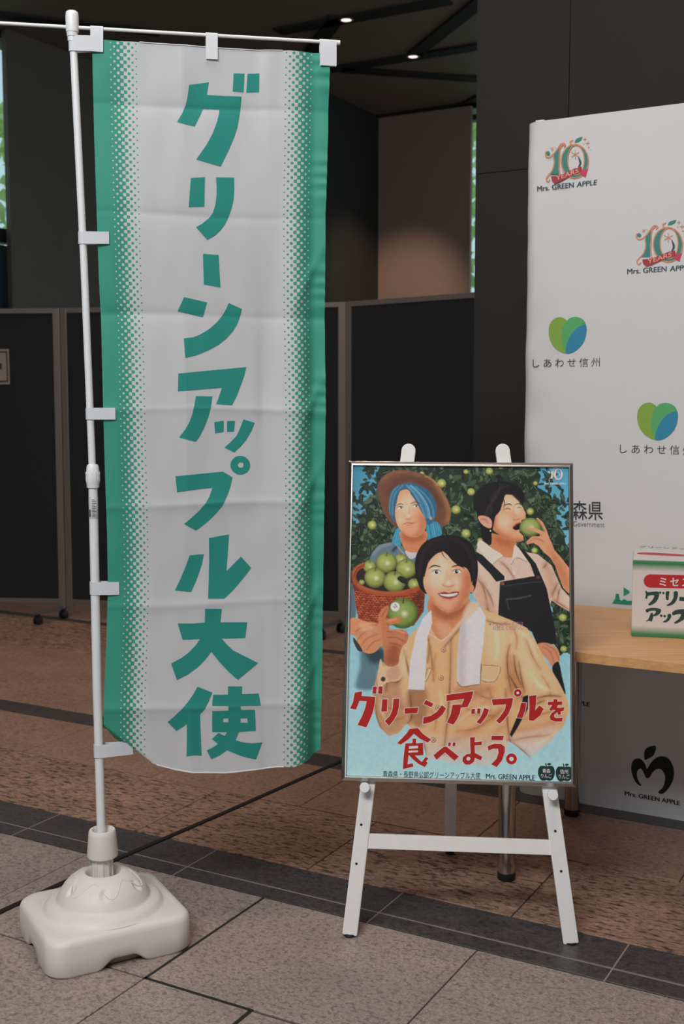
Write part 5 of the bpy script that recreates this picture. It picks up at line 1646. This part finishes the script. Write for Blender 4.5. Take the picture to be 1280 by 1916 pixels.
def badge(cx, cy, words):
    body = closed_spline([(cx - 4, cy - 13), (cx, cy - 11.5), (cx + 4, cy - 13), (cx + 12, cy - 12), (cx + 15.5, cy - 4), (cx + 14.5, cy + 6), (cx + 10, cy + 13.5), (cx + 4, cy + 14.5), (cx, cy + 13.5), (cx - 4, cy + 14.5), (cx - 10, cy + 13.5), (cx - 14.5, cy + 6), (cx - 15.5, cy - 4), (cx - 12, cy - 12)], 5)
    stem = [(cx - 2.5, cy - 18), (cx - 0.5, cy - 18.5), (cx + 1, cy - 11), (cx - 1, cy - 11)]
    leaf = closed_spline([(cx + 1, cy - 15.5), (cx + 5, cy - 18.5), (cx + 9, cy - 16.5), (cx + 5, cy - 14.2)], 4)
    print_on('apple_badge', PL0, [[body], [stem], [leaf]], M['poster_dark'], 0.0004, frame)
    text_on('badge_lettering', PL0, [dict(s=words[0], A=(cx - 7.5, cy - 0.5), B=(cx + 7.5, cy), height=7.5, bold=0.006), dict(s=words[1], A=(cx - 10, cy + 8.8), B=(cx + 10, cy + 9.4), height=7.5, bold=0.006)], M['poster_white'], 0.0008, frame)
badge(1022.5, 1446, ('青森', 'りんご')); badge(1055.5, 1447.2, ('信州', 'りんご'))

# ================================================================== backdrop display
BV = 3.73
BD = Plane(UV(0, BV), UX, (0, 0, 1))
bd_l, bd_r, bd_t, bd_k = -1.392, 1.25, 2.274, BV + 0.30
backdrop = empty('printed_backdrop', UV(-0.07, BV + 0.15))
tag(backdrop, 'tall white fabric backdrop printed with small coloured logos', 'backdrop')
prof = []                                   # plan outline (u, v), rounded corners
R_ = 0.045
def corner(cu_, cv_, a0, n=8):
    return [(cu_ + R_ * math.cos(a0 + math.pi / 2 * k / n), cv_ + R_ * math.sin(a0 + math.pi / 2 * k / n)) for k in range(n + 1)]
prof += corner(bd_l + R_, BV + R_, math.pi)
prof += [(bd_l + R_ + 0.02 * k, BV) for k in range(1, 16)]
prof += corner(bd_r - R_, BV + R_, 1.5 * math.pi) + corner(bd_r - R_, bd_k - R_, 0) + corner(bd_l + R_, bd_k - R_, math.pi / 2)
NZ = 90
V, F = [], []
for j in range(NZ + 1):
    z = bd_t * j / NZ
    for (a, b) in prof:
        d = 0.0
        k = max(0.0, 1 - (a - bd_l) / 0.16)
        if b < BV + R_:
            d = 0.006 * k * (0.5 + 0.5 * math.sin(z * 17 + a * 30 + 2.2 * math.sin(z * 5))) + 0.003 * k * (0.5 + 0.5 * math.sin(z * 41 - a * 22))
            d += 0.010 * math.exp(-((a - bd_l - 0.13) / 0.05) ** 2) * (0.5 + 0.5 * math.sin(z * 2.2 + 1.0))
        V.append(UV(a, b + d, z))
n_ = len(prof)
for j in range(NZ):
    for i in range(n_):
        F.append((j * n_ + i, j * n_ + (i + 1) % n_, (j + 1) * n_ + (i + 1) % n_, (j + 1) * n_ + i))
F.append(tuple(range(n_))[::-1]); F.append(tuple(NZ * n_ + i for i in range(n_)))
bo = mesh('fabric_cover', V, F, M['backdrop'], backdrop, True)
try: bo.data.set_sharp_from_angle(angle=0.9)
except Exception: pass
bm_out(frame_box(BD.pt(BD.ab(998, 231)[0], bd_t - 0.004, -0.02), UX * 0.03, VX * 0.02, Vector((0, 0, 0.012)), 0.002), 'top_clip', M['backdrop'], backdrop)

class Shifted:
    """the same print repeated elsewhere on a plane"""
    def __init__(s, pl, a, b):
        s.pl, s.n = pl, pl.n
        s.d = pl.hit(*b) - pl.hit(*a)
    def hit(s, x, y): return s.pl.hit(x, y) + s.d
HB = 0.0015
kz = 1280 / 310
def Q(p): return Z(970, 190, kz, p)
def logo10(pl, h, parent, mono=None, words=True, f=Q):
    mt = (lambda k: M[mono] if mono else M[k])
    q = f
    print_on('logo_numeral', pl, [[q([(276,398),(312,352),(318,380),(308,470),(312,560),(248,562),(270,500),(278,450)])], [q(circ(230, 398, 15, n=16))],
        [q(circ(438, 462, 106, 130, 40)), q(circ(446, 452, 66, 116, 36))],
        [q([(435,316),(442,296),(460,282),(497,272),(488,296),(464,312)])]], mt('print_teal'), h, parent)
    st = lambda pts, w_: [q(stroke_loop(open_spline(pts, 5), w_))]
    ring = lambda cx, cy, rx, ry, w_: [q(circ(cx, cy, rx, ry, 44)), q(circ(cx, cy, rx - w_, ry - w_, 40))]
    print_on('logo_outline', pl, [ring(438, 462, 110, 134, 9), ring(446, 452, 68, 118, 7),
        st([(216,384),(210,408),(228,430),(262,416),(300,372),(326,332),(350,321),(364,334),(352,350)], [9, 9, 8]),
        st([(352,326),(322,362),(317,440),(315,520),(326,572)], 8), st([(270,420),(278,470),(264,530),(226,578),(216,600),(228,618),(246,602)], 8),
        st([(408,336),(402,312),(424,297)], [12, 10, 8]),
        st([(440,372),(440,444)], 5), st([(410,390),(472,428)], 5), st([(410,428),(472,390)], 5),
        st([(516,278),(514,306)], 5), st([(502,292),(528,292)], 5), st([(540,306),(536,338)], 5), st([(522,322),(554,322)], 5), st([(252,352),(272,374)], 4), st([(252,374),(274,352)], 4),
        [q(circ(545, 354, 6, n=10))], [q(circ(507, 326, 4, n=8))], [q(circ(287, 355, 4, n=8))], [q(circ(560, 372, 3, n=8))]], mt('orange'), h + 0.0004, parent)
    print_on('logo_swoosh', pl, [[q(closed_spline([(464,428),(482,450),(488,478),(474,502),(462,506),(472,478)], 4))]], mt('ink_navy'), h + 0.0004, parent)
    if not mono:
        print_on('logo_ribbon_tail', pl, [[q([(476,556),(500,530),(541,519),(530,552),(522,586),(492,572)])]], mt('red_light'), h + 0.0006, parent)
        print_on('logo_ribbon', pl, [[q([(253,580),(300,574),(380,545),(440,516),(490,502),(494,545),(440,562),(380,590),(320,622),(284,633),(262,612)])]], mt('red'), h + 0.0009, parent)
        text_on('ribbon_lettering', pl, [dict(s='YEARS', A=q([(292, 612)])[0], B=q([(466, 549)])[0], height=8.2, bold=0.01)], mt('salmon'), h + 0.0013, parent)
    if words:
        text_on('logo_lettering', pl, [dict(s='Mrs. GREEN', A=q([(147, 693)])[0], B=q([(428, 662)])[0], height=9.4, fat=0.7), dict(s='APPLE', A=q([(452, 661)])[0], B=q([(605, 643)])[0], height=9.4, fat=0.7, slant=0.12)], mt('ink_navy') , h, parent)
logo10(BD, HB, backdrop)
logo10(Shifted(BD, Q([(147, 690)])[0], Q([(843, 1330)])[0]), HB, backdrop)

M['leaf_olive'] = plain('olive_print', GN((124, 158, 66)), 0.8, lin=True); M['leaf_green'] = plain('green_print', GN((84, 160, 100)), 0.8, lin=True); M['leaf_blue'] = plain('blue_print', GN((48, 128, 158)), 0.8, lin=True)
def H_(p): return Z(970, 560, kz, p)
def heart(pl):
    print_on('leaf_mark', pl, [[H_(closed_spline([(235,250),(245,190),(280,150),(325,138),(358,150),(376,176),(360,230),(345,300),(356,360),(372,414),(330,405),(280,370),(245,310)], 4))]], M['leaf_olive'], HB, backdrop)
    print_on('leaf_mark', pl, [[H_(closed_spline([(370,176),(400,145),(450,136),(500,155),(524,195),(528,250),(510,320),(470,375),(420,410),(370,415),(345,350),(335,280),(348,215)], 4))]], M['leaf_green'], HB + 0.0004, backdrop)
    print_on('leaf_mark', pl, [[H_(closed_spline([(522,196),(528,250),(510,320),(470,375),(420,410),(368,415),(375,350),(400,290),(440,235),(480,208)], 4))]], M['leaf_blue'], HB + 0.0008, backdrop)
    text_on('caption', pl, [dict(s='しあわせ信州', A=H_([(112, 522)])[0], B=H_([(630, 514)])[0], height=15.5, spacing=1.5, bold=-0.003)], M['ink'], HB, backdrop)
heart(BD)
heart(Shifted(BD, H_([(112, 522)])[0], H_([(785, 1184)])[0]))
def K(p): return Z(1060, 900, 5.04, p)
text_on('prefecture_lettering', BD, [dict(s='青森県', A=(1041.5, 968.5), B=(1128.5, 970), height=32, bold=0.006)], M['ink'], HB, backdrop)
M['ink_pale'] = plain('pale_grey_print', (128, 130, 132), 0.8)
text_on('small_lettering', BD, [dict(s='Government', A=(1073, 984.5), B=(1131.5, 986.5), height=9.8)], M['ink_pale'], HB, backdrop)
M['mark_green'] = plain('green_mark_print', GN((36, 132, 106)), 0.8, lin=True)
print_on('region_mark', BD, [[K([(432,1155),(460,1110),(468,1062),(495,1064),(505,1120),(520,1128),(545,1112),(575,1130),(640,1128),(640,1165),(578,1166)])], [K([(540,1000),(590,1035),(600,1050),(540,1085)])]], M['mark_green'], HB, backdrop)
def L8(p): return Z(1060, 1220, 5.04, p)
print_on('initial_mark', BD, [[L8(closed_spline([(735,985),(735,945),(752,910),(795,888),(842,886),(842,925),(820,975),(780,1000),(742,1018)], 4))],
    [L8(closed_spline([(612,1085),(625,1030),(665,1003),(710,1015),(745,1060),(760,1100),(800,1040),(850,995),(900,982),(960,1000),(1000,1060),(1016,1130),(1005,1210),(960,1290),(910,1335),(872,1330),(870,1312),(910,1275),(930,1210),(925,1150),(890,1105),(850,1105),(810,1140),(785,1180),(765,1190),(745,1175),(715,1110),(690,1100),(668,1130),(668,1180),(690,1230),(708,1255),(690,1258),(650,1220),(620,1150)], 4))]], M['ink_dark'], HB, backdrop)
text_on('initial_lettering', BD, [dict(s='Mrs. GREEN APPLE', A=L8([(552, 1350)])[0], B=L8([(1072, 1445)])[0], height=8, fat=0.9), dict(s='Mrs. GREEN APPLE', A=(1002, 1303), B=(1103.5, 1322), height=7.6, fat=0.9)], M['ink_dark'], HB, backdrop)

# ================================================================== table
TZ, TV0, TV1, TU0, TU1 = 0.692, 2.955, 3.665, -1.225, 0.62
def wood_mat():
    m, nt, b = new_mat('light_wood_laminate')
    N, L = nt.nodes, nt.links
    tc = N.new('ShaderNodeTexCoord'); mp = N.new('ShaderNodeMapping'); mp.inputs['Rotation'].default_value = (0, 0, -GRID_ROT); mp.inputs['Scale'].default_value = (1.2, 26, 26)
    L.new(tc.outputs['Object'], mp.inputs[0])
    nz = N.new('ShaderNodeTexNoise'); nz.inputs['Scale'].default_value = 3; nz.inputs['Detail'].default_value = 5
    L.new(mp.outputs[0], nz.inputs['Vector'])
    rp = N.new('ShaderNodeValToRGB')
    rp.color_ramp.elements[0].position = 0.3; rp.color_ramp.elements[0].color = S((214, 154, 98)) + [1]
    rp.color_ramp.elements[1].position = 0.75; rp.color_ramp.elements[1].color = S((236, 184, 124)) + [1]
    L.new(nz.outputs['Fac'], rp.inputs[0]); L.new(rp.outputs[0], b.inputs['Base Color'])
    b.inputs['Roughness'].default_value = 0.42
    return m
M['wood'] = wood_mat()
table = empty('folding_table', UV((TU0 + TU1) / 2, (TV0 + TV1) / 2))
tag(table, 'light wood table on chrome legs before the backdrop', 'table')
bm_out(frame_box(UV(TU0, TV0, TZ - 0.028), UX * (TU1 - TU0), VX * (TV1 - TV0), Vector((0, 0, 0.028)), 0.002), 'table_top', M['wood'], table)
M['steel_dark'] = plain('dark_steel', (44, 44, 46), 0.45, metal=0.6)
for vv_ in (TV0 + 0.30, TV1 - 0.12):
    bm_out(frame_box(UV(TU0 + 0.1, vv_ - 0.012, TZ - 0.068), UX * (TU1 - TU0 - 0.2), VX * 0.024, Vector((0, 0, 0.040)), 0.002), 'under_rail', M['steel_dark'], table)
for uu_ in (TU0 + 0.075, TU1 - 0.075):
    for vv_ in (TV0 + 0.062, TV1 - 0.055):
        p = UV(uu_, vv_, 0)
        lg = bm_out(lathe(p, (0, 0, 1), [(0.0, 0.02), (0.0242, 0.02), (0.0245, 0.022), (0.0245, TZ - 0.045), (0, TZ - 0.045)], 32), 'leg', M['chrome'], table, True, angle=0.7)
        bm_out(lathe(p, (0, 0, 1), [(0, 0), (0.0235, 0), (0.0255, 0.003), (0.0255, 0.022), (0, 0.022)], 28), 'foot_cap', M['rubber'], lg, True, angle=0.7)
        bm_out(lathe(p + Vector((0, 0, TZ - 0.0279)), (0, 0, -1), [(0, 0), (0.045, 0), (0.045, 0.006), (0.03, 0.0178), (0, 0.0178)], 28), 'leg_plate', M['steel_dark'], lg, True, angle=0.7)

# ================================================================== carton
bdir = Vector((math.cos(math.radians(-14.5)), math.sin(math.radians(-14.5)), 0))
bback = Vector((-bdir.y, bdir.x, 0))
c0 = on_z(1181, 1190.5, TZ)
BX = Plane(c0, bdir, (0, 0, 1))
BH = BX.ab(1177.5, 1046)[1]
BW, BDp = 0.40, 0.245
print('carton h', round(BH, 3))
def carton_mat():
    m, nt, b = new_mat('printed_carton')
    N, L = nt.nodes, nt.links
    tc = N.new('ShaderNodeTexCoord'); sp = N.new('ShaderNodeSeparateXYZ'); L.new(tc.outputs['Object'], sp.inputs[0])
    rp = N.new('ShaderNodeValToRGB')
    mr = N.new('ShaderNodeMapRange'); mr.inputs['From Min'].default_value = 0.0; mr.inputs['From Max'].default_value = BH
    L.new(sp.outputs[2], mr.inputs[0]); L.new(mr.outputs[0], rp.inputs[0])
    e = rp.color_ramp.elements
    G_, W_ = S((60, 134, 84)) + [1], S((226, 216, 210)) + [1]
    e[0].position = 0.0; e[0].color = G_
    e[1].position = 1.0; e[1].color = G_
    for p, c in ((0.04, G_), (0.145, W_), (0.85, W_), (0.945, G_)):
        q = e.new(p); q.color = c
    L.new(rp.outputs[0], b.inputs['Base Color']); b.inputs['Roughness'].default_value = 0.5
    return m
M['carton'] = carton_mat()
M['carton_top'] = plain('carton_lid_white', (226, 218, 212), 0.5)
carton = empty('apple_carton', c0, math.radians(-14.5))
tag(carton, 'white and green printed carton standing on the table', 'box')
me_bm = frame_box((0, 0, 0), (BW, 0, 0), (0, BDp, 0), (0, 0, BH - 0.003), 0.003)
bm_out(me_bm, 'carton_body', M['carton'], carton, world=False)
for (o3, w3) in (((0.001, 0.001), BDp / 2 - 0.0015), ((0.001, BDp / 2 + 0.0005), BDp / 2 - 0.0015)):
    bm_out(frame_box((o3[0], o3[1], BH - 0.003), (BW - 0.002, 0, 0), (0, w3, 0), (0, 0, 0.003), 0.0008), 'lid_flap', M['carton_top'], carton, world=False)
M['carton_red'] = plain('carton_red_print', (196, 40, 46), 0.5); M['carton_green'] = plain('carton_dark_green_print', (36, 70, 62), 0.5); M['carton_white'] = plain('carton_white_print', (236, 226, 222), 0.5)
def pill(x0, x1, y0, y1, dy=0.0):
    r = (y1 - y0) / 2
    out = []
    for k in range(13):
        a = math.pi / 2 + math.pi * k / 12; out.append((x0 + r + r * math.cos(a), (y0 + y1) / 2 - r * math.sin(a)))
    for k in range(13):
        a = -math.pi / 2 + math.pi * k / 12; out.append((x1 - r + r * math.cos(a), (y0 + y1) / 2 + dy - r * math.sin(a)))
    return out
print_on('red_label', BX, [[pill(1204.5, 1394, 1074.5, 1099.5, 4)]], M['carton_red'], 0.0004, carton)
text_on('label_lettering', BX, [dict(s='ミセス', A=(1234, 1095.5), B=(1292, 1096.5), height=15, bold=0.02, spacing=1.35)], M['carton_white'], 0.0008, carton)
sk = lambda p: K(p)
gly = [
 [sk(closed_spline([(742,1040),(756,1035),(766,1048),(850,1040),(874,1056),(868,1100),(840,1145),(790,1172),(772,1162),(812,1120),(826,1078),(770,1082),(762,1108),(742,1104),(750,1070)], 3))],
 [sk(circ(884, 1052, 11, n=12))], [sk(circ(914, 1056, 11, n=12))],
 [sk(closed_spline([(938,1044),(970,1042),(966,1075),(962,1120),(940,1118),(936,1080)], 3))], [sk(closed_spline([(1012,1044),(1050,1046),(1046,1100),(1020,1150),(970,1176),(944,1172),(986,1140),(1010,1096)], 3))],
 [sk([(1066,1092),(1160,1098),(1160,1134),(1064,1128)])],
 [sk(closed_spline([(746,1214),(800,1196),(862,1200),(892,1214),(884,1246),(850,1270),(812,1272),(842,1240),(836,1222),(786,1226),(760,1240)], 3))],
 [sk(closed_spline([(796,1246),(816,1250),(816,1290),(802,1326),(780,1316),(748,1326),(776,1296)], 3))],
 [sk(circ(894, 1270, 12, n=12))], [sk(circ(926, 1274, 12, n=12))], [sk(closed_spline([(956,1256),(986,1256),(984,1290),(950,1328),(908,1330),(948,1298)], 3))],
 [sk(closed_spline([(998,1240),(1040,1214),(1120,1210),(1170,1222),(1150,1270),(1100,1310),(1040,1342),(1014,1336),(1060,1300),(1080,1256),(1040,1256),(1006,1266)], 3))],
]
print_on('carton_lettering', BX, gly, M['carton_green'], 0.0006, carton)
text_on('carton_lettering', BX, [dict(s='ン', A=(1296, 1136), B=(1330, 1138), height=28, bold=0.03), dict(s='ル', A=(1300, 1168), B=(1334, 1170), height=28, bold=0.03)], M['carton_green'], 0.0006, carton)
BT = Plane(c0 + Vector((0, 0, BH)), bdir, bback)
print_on('lid_label', BT, [[closed_spline([(1192, 1035.5), (1210, 1033.8), (1276, 1037.5), (1300, 1040), (1276, 1041), (1206, 1037.6)], 4)]], M['carton_red'], 0.0004, carton)
text_on('lid_lettering', BT, [dict(s='グリーンアップル', A=(1196, 1024.5), B=(1312, 1030), height=3.4, bold=0.02)], M['carton_green'], 0.0004, carton)

# ================================================================== floor cable
cpx = [(-120, 1770), (-60, 1738), (0, 1707.5), (47, 1685.5), (130, 1647), (212, 1611), (300, 1573), (400, 1530), (520, 1477), (633, 1427), (720, 1388), (800, 1352)]
cp = [on_z(x, y, 0) for x, y in cpx]
pts = open_spline([(p.x, p.y) for p in cp], 6)
bm = bmesh.new()
rows = []
for i, p in enumerate(pts):
    a, b = pts[max(0, i - 1)], pts[min(len(pts) - 1, i + 1)]
    t_ = Vector((b[0] - a[0], b[1] - a[1], 0)).normalized(); s_ = Vector((-t_.y, t_.x, 0))
    ring = []
    for w_, h_ in ((-0.0105, 0.0002), (-0.0085, 0.0035), (-0.004, 0.0058), (0.004, 0.0058), (0.0085, 0.0035), (0.0105, 0.0002)):
        ring.append(bm.verts.new(Vector((p[0], p[1], h_)) + s_ * w_))
    rows.append(ring)
for A, B in zip(rows, rows[1:]):
    for k in range(6):
        bm.faces.new((A[k], A[(k + 1) % 6], B[(k + 1) % 6], B[k]))
bm.faces.new(rows[0][::-1]); bm.faces.new(rows[-1])
cb = bm_out(bm, 'floor_cable', M['black_cable'], None, True)
tag(cb, 'flat black cable running diagonally across the stone floor', 'cable')

# white anniversary logo in the poster's corner
def PQ(p):
    """same artwork, small, in the upper right corner of the print"""
    return [(1021.5 + (x - 147) * 0.0785, 905.5 + (y - 690) * 0.0785) for x, y in p]
logo10(PL0, 0.0004, frame, mono='poster_white', words=False, f=PQ)
text_on('corner_lettering', PL0, [dict(s='Mrs. GREEN APPLE', A=(1019, 906.5), B=(1059, 907), height=3.6, fat=0.4)], M['poster_white'], 0.0006, frame)
